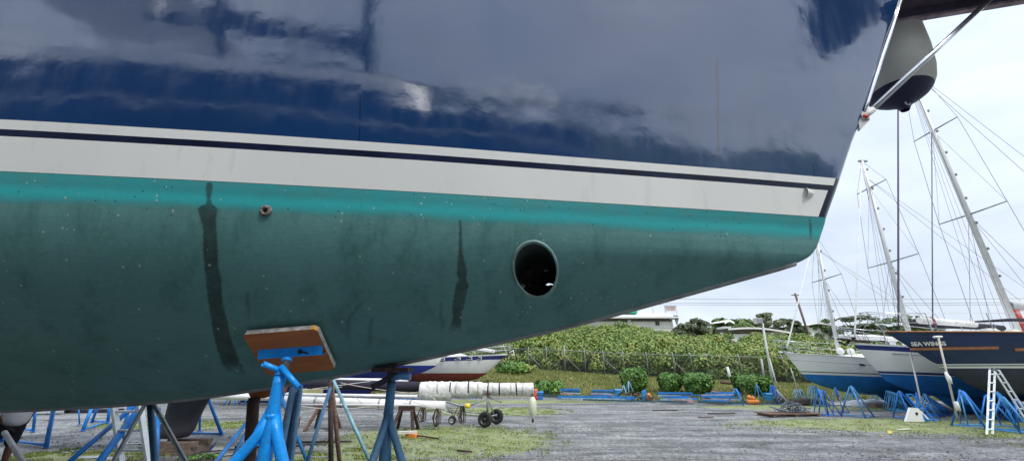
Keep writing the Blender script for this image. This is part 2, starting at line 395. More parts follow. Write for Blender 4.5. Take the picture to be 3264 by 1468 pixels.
# wooded hills behind the photographer (they show in the gloss of the hull)
hb_ = MB(); P = []
for k in range(9):
    row = []
    for x in np.arange(-260, 261, 10):
        q = k / 8; row.append((x, -34 - q * 58, -.3 + 38 * math.sin(q * PI / 2) * (1 + .35 * noise.noise(Vector((x * .02, 0, 8)))) + 1.2 * noise.noise(Vector((x * .15, q * 5, 3))) * q))
    P.append(row)
hb_.grid(P); tag(hb_.build('hills', mat('wooded_hill', (.06, .09, .04), .9, var=.4, vscale=.2)), 'wooded hills behind the photographer', kind='structure')

# bank + hillside terrain
bt = MB(); P = []
bxs = list(np.arange(-46, 66, 1.2)) + [90, 160, 400]
for k in range(34):
    row = []
    for x in bxs:
        yb = interp(BASE, x); yf = interp(FENCE, x)
        tt = k / 12
        y = yb - .3 + (yf - yb + .3) * tt if k <= 12 else yf + (k - 12) ** 1.55 * .55
        z = terr(x, y) + (noise.noise(Vector((x * .5, y * .5, 2))) * .12 if k > 1 else -.12 * (k == 0))
        row.append((x, y, z))
    P.append(row)
bt.grid(P)
M['bank_soil'] = mat('grassy_soil', (.20, .21, .07), .95, col2=(.13, .09, .055), vscale=.9, bump=.8, bscale=12)
tag(bt.build('grass_bank_terrain', M['bank_soil']), 'grassy earth bank rising to the fence and hillside', kind='structure')

# grass blades on the bank (uncountable)
def grass(name, n, sampler, h, wd, m, label):
    pts = np.array([sampler() for _ in range(n)]); hh = h * (0.5 + rng.random(n)); ang = rng.random(n) * 2 * PI
    d = np.stack([np.cos(ang), np.sin(ang), np.zeros(n)], 1); lean = rng.normal(size=(n, 2)) * .35
    tip = pts + np.stack([lean[:, 0] * hh, lean[:, 1] * hh, hh], 1)
    V = np.stack([pts - d * wd * .5, pts + d * wd * .5, tip], 1).reshape(-1, 3)
    F = np.arange(3 * n).reshape(-1, 3)
    o = arr_mesh(name, V, F, m); tag(o, label, kind='stuff'); return o
def bank_pt():
    while True:
        x = rng.uniform(-14, 45); tt = rng.random() * 1.12
        yb, yf = interp(BASE, x), interp(FENCE, x); y = yb + (yf - yb) * tt
        if noise.noise(Vector((x * .6, y * .9, 9))) > -.38 or rng.random() < .3: return (x, y, terr(x, y) + .02)
grass('bank_grass', 110000, bank_pt, .17, .055, M['grass_blade'], 'rough green and straw coloured grass over the sloping bank')
def yard_pt():
    while True:
        g_ = GREEN[rng.integers(0, 7)]; a = rng.random() * 2 * PI; r = math.sqrt(rng.random()) * 1.05
        x, y = g_[0] + math.cos(a) * r * g_[2], g_[1] + math.sin(a) * r * g_[3]
        if noise.noise(Vector((x * 1.6, y * 2.4, 3))) > .02: return (x, y, -.01)
grass('yard_weeds', 26000, yard_pt, .035, .03, M['weed'], 'low yellow green weeds creeping over the gravel')

# loose stones scattered over the near yard (uncountable)
def stones(n):
    base = np.array([(1, 0, 0), (-1, 0, 0), (0, 1, 0), (0, -1, 0), (0, 0, .7), (0, 0, -.5)], float)
    tri = np.array([(0, 2, 4), (2, 1, 4), (1, 3, 4), (3, 0, 4), (2, 0, 5), (1, 2, 5), (3, 1, 5), (0, 3, 5)])
    r = rng.random(n) ** .6; ys_ = 7.2 + (rng.random(n) ** 1.6) * 15; xs_ = (rng.random(n) * 2 - .95) * ys_ * 1.35
    s = .010 + rng.random(n) ** 4 * .026
    Vv = base[None] * s[:, None, None] * (1 + .4 * rng.normal(size=(n, 6, 1))) + np.stack([xs_, ys_, np.full(n, -.012)], 1)[:, None]
    F = tri[None] + (np.arange(n) * 6)[:, None, None]
    o = arr_mesh('loose_gravel', Vv.reshape(-1, 3), F.reshape(-1, 3), M['stone_bits']); tag(o, 'loose pale and dark stones lying on the yard', kind='stuff')
M['stone_bits'] = leaf_mat('stone_chips', [(.05, .05, .055), (.14, .14, .15), (.33, .33, .35)], .6)
stones(26000)

# ------------------------------------------------------------------ the big yacht in front (local frame: x aft, y to the side facing us, z up)
HB = Vector((2.3192, 2.5288, 0)); HAL = math.atan(.12)
HA = Vector((-math.cos(HAL), math.sin(HAL), 0)); HN = Vector((-math.sin(HAL), -math.cos(HAL), 0))
HROT = math.atan2(HA.y, HA.x)
ZWL = 2.75
_z = np.array([1.345, 1.36, 1.395, 1.413, 1.446, 1.481, 1.516, 1.578, 1.652, 1.741, 1.778, 1.865, 1.95, 2.046, 2.166, 2.391, 2.427, 2.469, 2.533, 2.706, 2.75, 2.985, 3.391, 3.52, 4.389, 4.642, 4.969, 5.4])
_x = np.array([9.2, 7.8, 6.55, 6.1, 5.465, 4.997, 4.66, 4.198, 3.698, 3.215, 3.016, 2.569, 2.15, 1.72, 1.253, .372, .256, .177, .118, .020, 0, -.139, -.368, -.45, -.935, -1.087, -1.265, -1.50])
_zz = np.linspace(1.345, 5.4, 2400); _xx = np.interp(_zz, _z, _x)
_k = np.exp(-np.linspace(-2, 2, 31) ** 2); _k /= _k.sum(); _xp = np.pad(_xx, 15, mode='reflect', reflect_type='odd'); _xs = np.convolve(_xp, _k, 'valid')
_xs = np.maximum.accumulate(_xs[::-1])[::-1]
def st(z): return np.interp(z, _zz, _xs)
def zk(s): return np.interp(s, _xs[::-1], _zz[::-1])
_wd = np.array([0, .8, 1.602, 2.905, 4.06, 5.109, 6.2, 7.5, 9, 11, 13, 15.5]); _wb = np.array([0, .222, .433, .776, 1.057, 1.296, 1.52, 1.74, 1.90, 1.95, 1.85, 1.55])
_dd = np.linspace(0, 16, 800); _ww = np.interp(_dd, _wd, _wb); _k2 = np.exp(-np.linspace(-2, 2, 41) ** 2); _k2 /= _k2.sum()
_ww = np.convolve(np.pad(_ww, 20, mode='reflect', reflect_type='odd'), _k2, 'valid'); _ww -= _ww[0]
def W(d):
    d = np.maximum(d, 0); return np.interp(d, _dd, _ww) + .018 * (1 - np.exp(-d / .015))
def half(s, z):
    b_ = float(W(s - st(z))) * (1 + .03 * max(0, z - ZWL))
    if z < ZWL and s > .3:             # fine V forefoot easing into round sections further aft
        z0 = float(zk(s)); u = (z - z0) / max(.02, ZWL - z0); u = min(1, max(0, u)); q = min(1, max(0, (s - .3) / 2.3)); q = q * q * (3 - 2 * q)
        rnd = float(W(s)) * (1 - (1 - u) ** 2.0) ** .72; b_ = b_ * (1 - q) + rnd * q
    return b_
def zkeel(s): return float(zk(s)) + (0 if s < 10 else ((s - 10) / 5.5) ** 2 * .9)
def halfb(s, z):
    if s > 10:
        a = ((s - 10) / 5.5) ** 2 * .9; z0 = float(zk(s)); z = z0 + (z - z0 - a) / max(.05, ZWL - z0 - a) * (ZWL - z0)
    return float(half(s, z))
def hw(s, off, z): return HB + HA * s + HN * off + Vector((0, 0, z))
def bl(px, py, off):
    r = ray(px, py); n2 = HN
    t_ = (off + HB.dot(n2)) / (r.dot(n2)); P = r * t_; q = P - Vector((HB.x, HB.y, 0))
    return Vector((q.dot(HA), off, P.z + EYE))
def hull_hit(px, py, out=0.0):
    """where the sight line meets the near side of the hull, local coordinates"""
    lo = None
    for k in range(900):
        off = 2.2 - k * .003; p = bl(px, py, off)
        if zkeel(p.x) <= p.z and p.x > st(p.z) and halfb(p.x, p.z) + out >= off: return p
    return bl(px, py, 0)
def hnormal(s, z):
    e_ = .02; b0 = halfb(s, z)
    return Vector((-(halfb(s + e_, z) - b0) / e_, 1, -(halfb(s, z + e_) - b0) / e_)).normalized()

yacht = thing('navy_yacht', 'huge navy blue yacht propped up overhead, white boot stripes and green underbody', 'yacht', HB, HROT)

# materials of the hull in boat coordinates
def hull_bottom_mat():
    m = bpy.data.materials.new('green_antifouling'); m.use_nodes = True; t = m.node_tree; b = t.nodes['Principled BSDF']; nn = t.nodes.new; ll = t.links.new
    tcn = nn('ShaderNodeTexCoord'); O = tcn.outputs['Object']
    sp = nn('ShaderNodeSeparateXYZ'); ll(O, sp.inputs[0]); X, Z = sp.outputs[0], sp.outputs[2]
    def nz(scale, detail=6, rough=.6, st_=(1, 1, 1), dist=0):
        mp = nn('ShaderNodeMapping'); mp.inputs['Scale'].default_value = st_; ll(O, mp.inputs[0])
        n = nn('ShaderNodeTexNoise'); n.inputs['Scale'].default_value = scale; n.inputs['Detail'].default_value = detail; n.inputs['Roughness'].default_value = rough; n.inputs['Distortion'].default_value = dist
        ll(mp.outputs[0], n.inputs['Vector']); return n.outputs['Fac']
    def mth(op, a, bb=None, c=None, clamp=False):
        k = nn('ShaderNodeMath'); k.operation = op; k.use_clamp = clamp
        for i, x in ((0, a), (1, bb), (2, c)):
            if x is None: continue
            if hasattr(x, 'links'): ll(x, k.inputs[i])
            else: k.inputs[i].default_value = x
        return k.outputs[0]
    def rmp(src, a, bb, ca=(0, 0, 0), cb=(1, 1, 1)):
        r = nn('ShaderNodeValToRGB'); r.color_ramp.elements[0].position = a; r.color_ramp.elements[0].color = (*ca, 1)
        r.color_ramp.elements[1].position = bb; r.color_ramp.elements[1].color = (*cb, 1); ll(src, r.inputs[0]); return r.outputs[0]
    def mix(f, a, bb, mode='MIX'):
        k = nn('ShaderNodeMixRGB'); k.blend_type = mode
        for i, x in ((0, f), (1, a), (2, bb)):
            if hasattr(x, 'links'): ll(x, k.inputs[i])
            else: k.inputs[i].default_value = x if i == 0 else (*x, 1)
        return k.outputs[0]
    base = rmp(nz(1.2, 8, .65, (1, 1, .8)), .3, .7, BOT_A, BOT_B)
    # vertical scrub / drip streaks and fine scratches of the worn paint
    base = mix(mth('MULTIPLY', rmp(nz(6, 8, .7, (1, 1, .10)), .50, .72), .7), base, (.040, .135, .120))
    base = mix(mth('MULTIPLY', rmp(nz(38, 6, .8, (1, 1, .06)), .45, .70), .55), base, (.14, .32, .29))
    base = mix(mth('MULTIPLY', rmp(nz(55, 5, .8, (.05, 1, 1)), .48, .72), .45), base, (.055, .17, .155))
    # patchy darker tone lower down on the body
    low = mth('MULTIPLY_ADD', nz(2.0, 7, .6, (1, 1, .5)), 1.1, mth('MULTIPLY', Z, -.62))
    base = mix(mth('MULTIPLY', rmp(mth('ADD', low, 1.1), .48, .95), .40), base, (.045, .120, .105))
    # fresh turquoise band under the waterline
    edge = mth('ADD', Z, mth('MULTIPLY', mth('ADD', nz(7, 9, .8, (.25, 1, 1)), -.5), .09))
    band = rmp(mth('ADD', edge, -2.0), .555, .635)
    base = mix(band, base, mix(rmp(nz(20, 6, .7, (.25, 1, .6)), .35, .7), BAND_A, BAND_B))
    band2 = mth('MULTIPLY', rmp(mth('ADD', edge, -2.0), .575, .625), rmp(mth('ADD', edge, -2.0), .64, .69, (1, 1, 1), (0, 0, 0)))
    base = mix(mth('MULTIPLY', band2, .8), base, BAND_C)
    # chips of turquoise left below the band
    chips = mth('MULTIPLY', rmp(nz(70, 4, .7, (.3, 1, 1)), .66, .68), rmp(mth('ADD', Z, -2.0), .50, .60))
    base = mix(mth('MULTIPLY', chips, .8), base, BAND_B)
    # dark weep stains, each with its own place
    def curve_ramp(pts, lo, hi):       # value as a function of height, straight between the given points
        r = nn('ShaderNodeValToRGB'); zmin, zmax = pts[-1][0], pts[0][0]; pts = pts[::-1]
        ll(mth('MULTIPLY', mth('ADD', Z, -zmin), 1 / (zmax - zmin)), r.inputs[0]); els = r.color_ramp.elements
        while len(els) < len(pts): els.new(.5)
        for e_, (z, v) in zip(els, pts):
            q = (v - lo) / (hi - lo); e_.position = (z - zmin) / (zmax - zmin); e_.color = (q, q, q, 1)
        return mth('MULTIPLY_ADD', r.outputs[0], hi - lo, lo)
    wob = mth('ADD', nz(16, 5, .65, (1, 1, .8)), -.5)
    for pts, amt in STAINS:            # (height, centre, half width) down each run
        xs_ = [p[1] for p in pts]; ctr = curve_ramp([(p[0], p[1]) for p in pts], min(xs_) - .01, max(xs_) + .01); wd = curve_ramp([(p[0], p[2]) for p in pts], 0, .08)
        dist = mth('ABSOLUTE', mth('ADD', mth('SUBTRACT', X, ctr), mth('MULTIPLY', wob, .032)))
        dist = mth('ADD', dist, mth('MULTIPLY', mth('ADD', nz(60, 4, .7), -.5), .008))
        inside = rmp(mth('MULTIPLY_ADD', mth('SUBTRACT', wd, dist), 40.0, .5), .25, .75)
        zr = mth('ADD', Z, mth('MULTIPLY', wob, .08))
        inside = mth('MULTIPLY', inside, rmp(mth('MULTIPLY', mth('ADD', zr, -(pts[-1][0] + .01)), 9.0), 0, .6))
        inside = mth('MULTIPLY', inside, rmp(mth('MULTIPLY', mth('SUBTRACT', pts[0][0] + .002, Z), 90.0), 0, .6))
        patchy = mth('MULTIPLY_ADD', rmp(nz(14, 7, .75), .30, .60), .30, .70)
        base = mix(mth("MULTIPLY", mth("MULTIPLY", inside, patchy), amt * .9), base, (.018, .028, .025))
    # pale barnacle scars
    xz = nn('ShaderNodeCombineXYZ'); ll(X, xz.inputs[0]); ll(Z, xz.inputs[1]); O2 = xz.outputs[0]
    vo = nn('ShaderNodeTexVoronoi'); vo.voronoi_dimensions = '2D'; vo.inputs['Scale'].default_value = 11; ll(O2, vo.inputs['Vector'])
    sel = nn('ShaderNodeSeparateXYZ'); ll(vo.outputs['Color'], sel.inputs[0])
    spot = mth('MULTIPLY', mth('LESS_THAN', vo.outputs['Distance'], .070), mth('GREATER_THAN', sel.outputs[0], .90))
    base = mix(mth('MULTIPLY', spot, .8), base, (.40, .46, .42))
    vo2 = nn('ShaderNodeTexVoronoi'); vo2.voronoi_dimensions = '2D'; vo2.inputs['Scale'].default_value = 30; ll(O2, vo2.inputs['Vector'])
    sel2 = nn('ShaderNodeSeparateXYZ'); ll(vo2.outputs['Color'], sel2.inputs[0])
    cl = rmp(nz(1.7, 2, .5), .50, .58)
    spot2 = mth('MULTIPLY', mth('MULTIPLY', mth('LESS_THAN', vo2.outputs['Distance'], .13), mth('GREATER_THAN', sel2.outputs[0], .95)), cl)
    base = mix(mth('MULTIPLY', spot2, .75), base, (.42, .47, .44))
    sp3 = mth('MULTIPLY', mth('MULTIPLY', mth('LESS_THAN', vo2.outputs['Distance'], .12), mth('GREATER_THAN', sel2.outputs[1], .97)), rmp(mth('ADD', Z, -2.0), .38, .6))
    base = mix(sp3, base, (.01, .015, .015))
    ll(base, b.inputs['Base Color'])
    b.inputs['Specular IOR Level'].default_value = .28; ll(rmp(nz(3, 5), .3, .7, (.42, .42, .42), (.66, .66, .66)), b.inputs['Roughness'])
    bp = nn('ShaderNodeBump'); bp.inputs['Strength'].default_value = .25; bp.inputs['Distance'].default_value = .006
    ll(mth('ADD', nz(40, 6, .7), mth('MULTIPLY', spot, 1.0)), bp.inputs['Height']); ll(bp.outputs[0], b.inputs['Normal'])
    return m
BOT_A, BOT_B = (.095, .235, .222), (.130, .295, .282)
BAND_A, BAND_B, BAND_C = (.040, .23, .23), (.012, .27, .285), (.030, .41, .42)
def stain(p0, p1, wpx, amt=1.0):
    a, b_ = hull_hit(*p0), hull_hit(*p1); c_ = hull_hit(p0[0] + wpx, p0[1])
    return (a.x, a.z, b_.x, b_.z, abs(c_.x - a.x) / 2, amt)
def run(pts, amt=1.0):
    out = []
    for px, py, wpx in pts:
        a, c_ = hull_hit(px, py), hull_hit(px + wpx / 2, py); out.append((a.z, a.x, abs(c_.x - a.x)))
    return out, amt
STAINS = [run([(668, 581, 14), (669, 600, 20), (667, 635, 9), (666, 650, 22), (664, 659, 50), (663, 668, 62), (670, 740, 44), (682, 880, 46), (700, 1020, 50), (722, 1110, 54), (762, 1195, 60)], .93),
          run([(1468, 700, 6), (1469, 800, 12), (1471, 852, 30), (1472, 868, 34), (1474, 890, 22), (1475, 910, 40), (1462, 965, 36), (1457, 1010, 26), (1448, 1062, 40)], .88),
          run([(1160, 960, 6), (1115, 1010, 14), (1110, 1100, 18)], .4), run([(1405, 960, 6), (1408, 1010, 12), (1412, 1070, 14)], .4), run([(2580, 696, 5), (2582, 720, 9), (2583, 772, 5)], .8),
          run([(790, 930, 8), (795, 1000, 14), (800, 1040, 10)], .35), run([(1185, 1010, 8), (1180, 1060, 16), (1178, 1120, 12)], .35)]
M['hull_bottom'] = hull_bottom_mat()

def gloss_mat(name, col, strength_spec, wav=.02, rough=.05, streak=None):
    m = bpy.data.materials.new(name); m.use_nodes = True; t = m.node_tree; b = t.nodes['Principled BSDF']; nn = t.nodes.new; ll = t.links.new
    b.inputs['Roughness'].default_value = rough; b.inputs['IOR'].default_value = strength_spec
    c = nn('ShaderNodeTexCoord'); mp = nn('ShaderNodeMapping'); mp.inputs['Scale'].default_value = (1, 1, 1.0); ll(c.outputs['Object'], mp.inputs[0])
    n = nn('ShaderNodeTexNoise'); n.inputs['Scale'].default_value = 1.8; n.inputs['Detail'].default_value = 2; ll(mp.outputs[0], n.inputs['Vector'])
    r = nn('ShaderNodeValToRGB'); r.color_ramp.elements[0].color = (*[x * .85 for x in col], 1); r.color_ramp.elements[1].color = (*[x * 1.15 for x in col], 1); ll(n.outputs['Fac'], r.inputs[0])
    base = r.outputs[0]
    # dried rain film: faint matt vertical run marks
    mp2 = nn('ShaderNodeMapping'); mp2.inputs['Scale'].default_value = (1, 1, .05); ll(c.outputs['Object'], mp2.inputs[0])
    n4 = nn('ShaderNodeTexNoise'); n4.inputs['Scale'].default_value = 7; n4.inputs['Detail'].default_value = 8; n4.inputs['Roughness'].default_value = .7; ll(mp2.outputs[0], n4.inputs['Vector'])
    r4 = nn('ShaderNodeValToRGB'); r4.color_ramp.elements[0].position = .40; r4.color_ramp.elements[0].color = (rough, rough, rough, 1); r4.color_ramp.elements[1].position = .75
    r4.color_ramp.elements[1].color = (rough * 2.6, rough * 2.6, rough * 2.6, 1); ll(n4.outputs['Fac'], r4.inputs[0]); ll(r4.outputs[0], b.inputs['Roughness'])
    for (x0, z0, x1, z1, wd, amt) in (streak or []):
        sp = nn('ShaderNodeSeparateXYZ'); ll(c.outputs['Object'], sp.inputs[0]); k = (x1 - x0) / (z1 - z0)
        def mth(op, a, bb=None, cc=None):
            q = nn('ShaderNodeMath'); q.operation = op
            for i, x in ((0, a), (1, bb), (2, cc)):
                if x is None: continue
                if hasattr(x, 'links'): ll(x, q.inputs[i])
                else: q.inputs[i].default_value = x
            return q.outputs[0]
        ctr = mth('ABSOLUTE', mth('MULTIPLY_ADD', sp.outputs[2], -k, mth('ADD', sp.outputs[0], -(x0 - k * z0))))
        nb = nn('ShaderNodeTexNoise'); nb.inputs['Scale'].default_value = 9; ll(c.outputs['Object'], nb.inputs['Vector'])
        ctr = mth('ADD', ctr, mth('MULTIPLY', mth('ADD', nb.outputs['Fac'], -.5), wd))
        f = mth('MULTIPLY', mth('LESS_THAN', ctr, wd), mth('MULTIPLY', mth('GREATER_THAN', sp.outputs[2], min(z0, z1)), mth('LESS_THAN', sp.outputs[2], max(z0, z1))))
        q = nn('ShaderNodeMixRGB'); ll(mth('MULTIPLY', f, amt), q.inputs[0]); ll(base, q.inputs[1]); q.inputs[2].default_value = (.006, .008, .018, 1); base = q.outputs[0]
    ll(base, b.inputs['Base Color'])
    n2 = nn('ShaderNodeTexNoise'); n2.inputs['Scale'].default_value = 1.3; n2.inputs['Detail'].default_value = 3; ll(mp.outputs[0], n2.inputs['Vector'])
    n3 = nn('ShaderNodeTexNoise'); n3.inputs['Scale'].default_value = 26; n3.inputs['Detail'].default_value = 2; ll(mp.outputs[0], n3.inputs['Vector'])
    a = nn('ShaderNodeMath'); a.operation = 'MULTIPLY_ADD'; a.inputs[1].default_value = .022; ll(n3.outputs['Fac'], a.inputs[0]); ll(n2.outputs['Fac'], a.inputs[2])
    bp = nn('ShaderNodeBump'); bp.inputs['Strength'].default_value = 1; bp.inputs['Distance'].default_value = wav
    ll(a.outputs[0], bp.inputs['Height']); ll(bp.outputs[0], b.inputs['Normal'])
    return m
M['navy_gloss'] = gloss_mat('glossy_navy_topside_paint', (.011, .048, .145), 2.1, .009, .065, [stain((2285, 190), (2290, 500), 7, .75), stain((1150, 300), (1145, 470), 4, .6), stain((2590, 520), (2600, 600), 5, .6)])
M['stripe_white'] = mat('white_boot_stripe', (.80, .80, .76), .35, var=.03, vscale=1.5, spec=1.5, stretch=(1, 1, .15), dirt=(.74, .74, .70), dscale=9)
M['stripe_navy'] = mat('navy_pin_stripe', (.010, .014, .045), .25, var=.3, vscale=4)
M['keel_strip'] = mat('worn_grey_keel_band', (.26, .28, .28), .55, var=.25, vscale=6, stretch=(1, 4, 4), dirt=(.10, .12, .12), dscale=4)  # pale tone stands in for ground light on the keel
M['tunnel'] = mat('tunnel_paint_dark', (.028, .045, .045), .7, var=.3, vscale=5)

# underbody with the bow thruster opening
TC = hull_hit(1707, 858); TR_S, TR_Z = .135, .152
def underbody():
    S = list(np.concatenate([np.arange(0, .4, .02), np.arange(.4, 1.8, .05), np.arange(1.8, 2.5, .018), np.arange(2.5, 6, .08), np.arange(6, 15.6, .2)]))
    R = 110; mb = MB()
    for sgn in (1, -1):
        idx = {}; prm = []
        for i, s_ in enumerate(S):
            zb = zkeel(s_)
            for j in range(R + 1):
                u = j / R; u = u ** 1.5 * .45 + u * .55
                prm.append([s_, zb + (ZWL - zb) * u])
        q = lambda i, j: i * (R + 1) + j
        ins = lambda p: math.hypot((p[0] - TC.x) / TR_S, (p[1] - TC.z) / TR_Z) < 1
        fs = []; bad = set(); used = set()
        for i in range(len(S) - 1):
            for j in range(R):
                f = (q(i, j), q(i, j + 1), q(i + 1, j + 1), q(i + 1, j))
                cx = sum(prm[k][0] for k in f) / 4; cz = sum(prm[k][1] for k in f) / 4
                if ins((cx, cz)): bad.update(f)
                else: fs.append(f); used.update(f)
        for k in bad & used:                              # the edge of the opening is pulled on to a true ellipse
            a = math.atan2((prm[k][1] - TC.z) / TR_Z, (prm[k][0] - TC.x) / TR_S)
            prm[k] = [TC.x + TR_S * math.cos(a), TC.z + TR_Z * math.sin(a)]
        vs = [(p[0], sgn * halfb(p[0], p[1]), p[1]) for p in prm]
        o = len(mb.v); mb.add(vs, fs, True)
    # transom closing of the underbody
    s_ = S[-1]; zb = zkeel(s_); poly = [(s_, sg * halfb(s_, zb + (ZWL - zb) * k / 20), zb + (ZWL - zb) * k / 20) for sg, rr in ((1, range(20, -1, -1)), (-1, range(0, 21))) for k in rr]
    mb.add(poly, [tuple(range(len(poly)))])
    return mb
me_o = underbody().build('underbody', M['hull_bottom'], yacht)
# thruster tunnel
mb = MB(); P = []
NA = 48
for k in range(NA + 1):
    a = 2 * PI * k / NA; s_, z_ = TC.x + TR_S * math.cos(a), TC.z + TR_Z * math.sin(a); b_ = halfb(s_, z_)
    P.append([(s_, b_ * f, z_) for f in np.linspace(.985, -.985, 14)])
mb.grid(P); tun = mb.build('thruster_tunnel', M['tunnel'], yacht)
mb = MB(); P = []
for k in range(NA + 1):
    a = 2 * PI * k / NA; row = []
    for (rr, oo) in ((1.0, -.02), (.99, .006), (1.03, .010), (1.10, .006), (1.13, -.004)):
        s_, z_ = TC.x + TR_S * rr * math.cos(a), TC.z + TR_Z * rr * math.sin(a); row.append((s_, halfb(s_, z_) + oo, z_))
    P.append(row)
mb.grid(P); mb.build('tunnel_rim', mat('worn_rim_paint', (.17, .29, .27), .5, var=.3, vscale=9), yacht)  # rim colour lightened to carry the highlight on its lower edge
mb = MB(); mb.lathe([(0, -.20), (.034, -.17), (.040, 0), (.036, .12), (0, .16)], (TC.x, .0, TC.z), 16, axis=(0, 1, 0))
mb.box((TC.x, -.02, TC.z + .09), (.05, .07, .17)); hubo = mb.build('thruster_hub', M['black_rubber'], tun)
for k in range(10):
    a = (k % 5) * 2 * PI / 5 + .3 + (.6 if k > 4 else 0); yy = .10 if k < 5 else -.12
    d = Vector((math.cos(a), 0, math.sin(a) * 1.1)); q = Vector((-math.sin(a), .45, math.cos(a))).normalized()
    c0 = Vector((TC.x, yy, TC.z)); pts = [c0 + d * .03 - q * .02, c0 + d * .08 - q * .055, c0 + d * .122 - q * .05, c0 + d * .128 + q * .04, c0 + d * .09 + q * .065, c0 + d * .03 + q * .025]
    nq = d.cross(q) * .004
    mb = MB(); mb.add([p + nq for p in pts] + [p - nq for p in pts], [tuple(range(6)), tuple(range(6, 12))[::-1]] + [(i, (i + 1) % 6, 6 + (i + 1) % 6, 6 + i) for i in range(6)])
    mb.build('propeller_blade', M['rust'], tun)

# painted bands above the waterline: columns at distance d aft of the stem
def band(name, z0, z1, d0, m, rows=2, proud=0.0, d_end=15.5, dx0=None):
    D = [d0] + [d for d in list(np.concatenate([np.arange(0, .3, .015), np.arange(.3, 3, .06), np.arange(3, 15.5, .15), [15.5]])) if d > d0 + .004]
    mb = MB()
    for sgn in (1, -1):
        P = []
        for d in D:
            col = []
            for k in range(rows + 1):
                zt = z1(d) if callable(z1) else z1
                z = z0 + (zt - z0) * k / rows; dd = d if d > d0 else d0 + (z - z0) * (dx0 or 0)
                s_ = float(st(z)) + dd; col.append((s_, sgn * (float(W(dd)) * (1 + .03 * (z - ZWL)) + proud), z))
            P.append(col)
        mb.grid(P)
    return mb.build(name, m, yacht)
SH = lambda d: 5.22 - .25 * min(1, d / 8)
Z1, Z2, Z3 = 2.958, 3.000, 3.060
band('topside', Z3, SH, 0, M['navy_gloss'], 60)
band('lower_topside', ZWL, Z3, 0, M['stripe_navy'], 8)
band('wide_boot_stripe', ZWL + .001, Z1, .075, M['stripe_white'], 4, .0015)
band('thin_boot_stripe', Z2, Z3 - .001, .045, M['stripe_white'], 2, .0015)
# deck and transom
mb = MB(); P = []
for d in list(np.arange(0, 15.6, .5)):
    z = SH(d) - .01; s_ = float(st(z)) + d; b_ = float(W(d)) * (1 + .03 * (z - ZWL)); P.append([(s_, b_ * k, z + .06 * (1 - k * k)) for k in (-1, -.5, 0, .5, 1)])
mb.grid(P); mb.build('deck', M['offwhite'], yacht)
mb = MB(); z_ = [ZWL + (SH(15.5) - ZWL) * k / 6 for k in range(7)]
poly = [(float(st(z)) + 15.5, float(W(15.5)) * (1 + .03 * (z - ZWL)), z) for z in z_]; poly += [(p[0], -p[1], p[2]) for p in poly[::-1]]
mb.add(poly, [tuple(range(14))]); mb.build('transom', M['navy_gloss'], yacht)
# toe rail
mb = MB()
for sg in (1, -1):
    mb.tube([(float(st(SH(d))) + d, sg * float(W(d)) * 1.07, SH(d) + .02) for d in np.arange(0, 15.6, .5)], .03, 6)
mb.build('toe_rail', M['teak'], yacht)
# pale strip on the centreline, colour standing in for ground light on the keel
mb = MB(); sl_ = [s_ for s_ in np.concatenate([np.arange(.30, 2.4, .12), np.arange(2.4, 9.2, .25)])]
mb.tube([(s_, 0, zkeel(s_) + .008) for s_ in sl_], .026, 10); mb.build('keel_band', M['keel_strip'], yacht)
# fin keel
mb = MB(); P = []
for z, x0, x1, tk in ((1.5, 6.75, 10.6, .20), (1.2, 6.95, 10.5, .19), (.8, 7.25, 10.4, .2), (.5, 7.5, 10.35, .26), (.32, 7.75, 10.3, .24), (.30, 8.0, 10.1, .02)):
    P.append([(x0 + (x1 - x0) * (1 - math.cos(PI * k / 10)) / 2, tk * math.sin(PI * k / 10) ** .6 * sg, z) for sg, rr in ((1, range(0, 11)), (-1, range(10, -1, -1))) for k in rr])
mb.grid(P); mb.build('keel', M['black_af'], yacht)
def mirrored(px, py, dist):
    h_ = hull_hit(px, py); n_ = hnormal(h_.x, h_.z); n_ = (HA * n_.x + HN * n_.y + Vector((0, 0, 1)) * n_.z).normalized(); P_ = hw(h_.x, h_.y, h_.z)
    d_ = (P_ - Vector((0, 0, EYE))).normalized(); r_ = d_ - n_ * 2 * d_.dot(n_); return P_ + r_ * (dist / math.hypot(r_.x, r_.y))
# through-hull fitting, scoop
p = hull_hit(849, 672); nrm = hnormal(p.x, p.z)
mb = MB(); mb.lathe([(.013, .0), (.013, .016), (.019, .022), (.029, .018), (.034, .008), (.036, -.006)], p, 20, axis=nrm)
mb.build('skin_fitting', mat('fouled_bronze', (.20, .17, .15), .7, var=.35, vscale=60, bump=.8, bscale=90), yacht)
mb = MB(); mb.lathe([(0, .004), (.0135, .005)], p, 16, axis=nrm); mb.build('fitting_bore', M['black_rubber'], yacht)
p = hull_hit(2577, 616); nrm = hnormal(p.x, p.z); mb = MB(); P = []
for k in range(9):
    f = k / 8; row = []
    for j in range(9):
        a = PI * j / 8; r_ = .036 * (1 - f) ** .5 + .002
        s_, z_ = p.x + .028 - f * .07, p.z + r_ * math.cos(a); row.append(Vector((s_, halfb(s_, z_) + r_ * 1.0 * math.sin(a), z_)))
    P.append(row)
mb.grid(P); mb.build('water_scoop', M['white'], yacht)
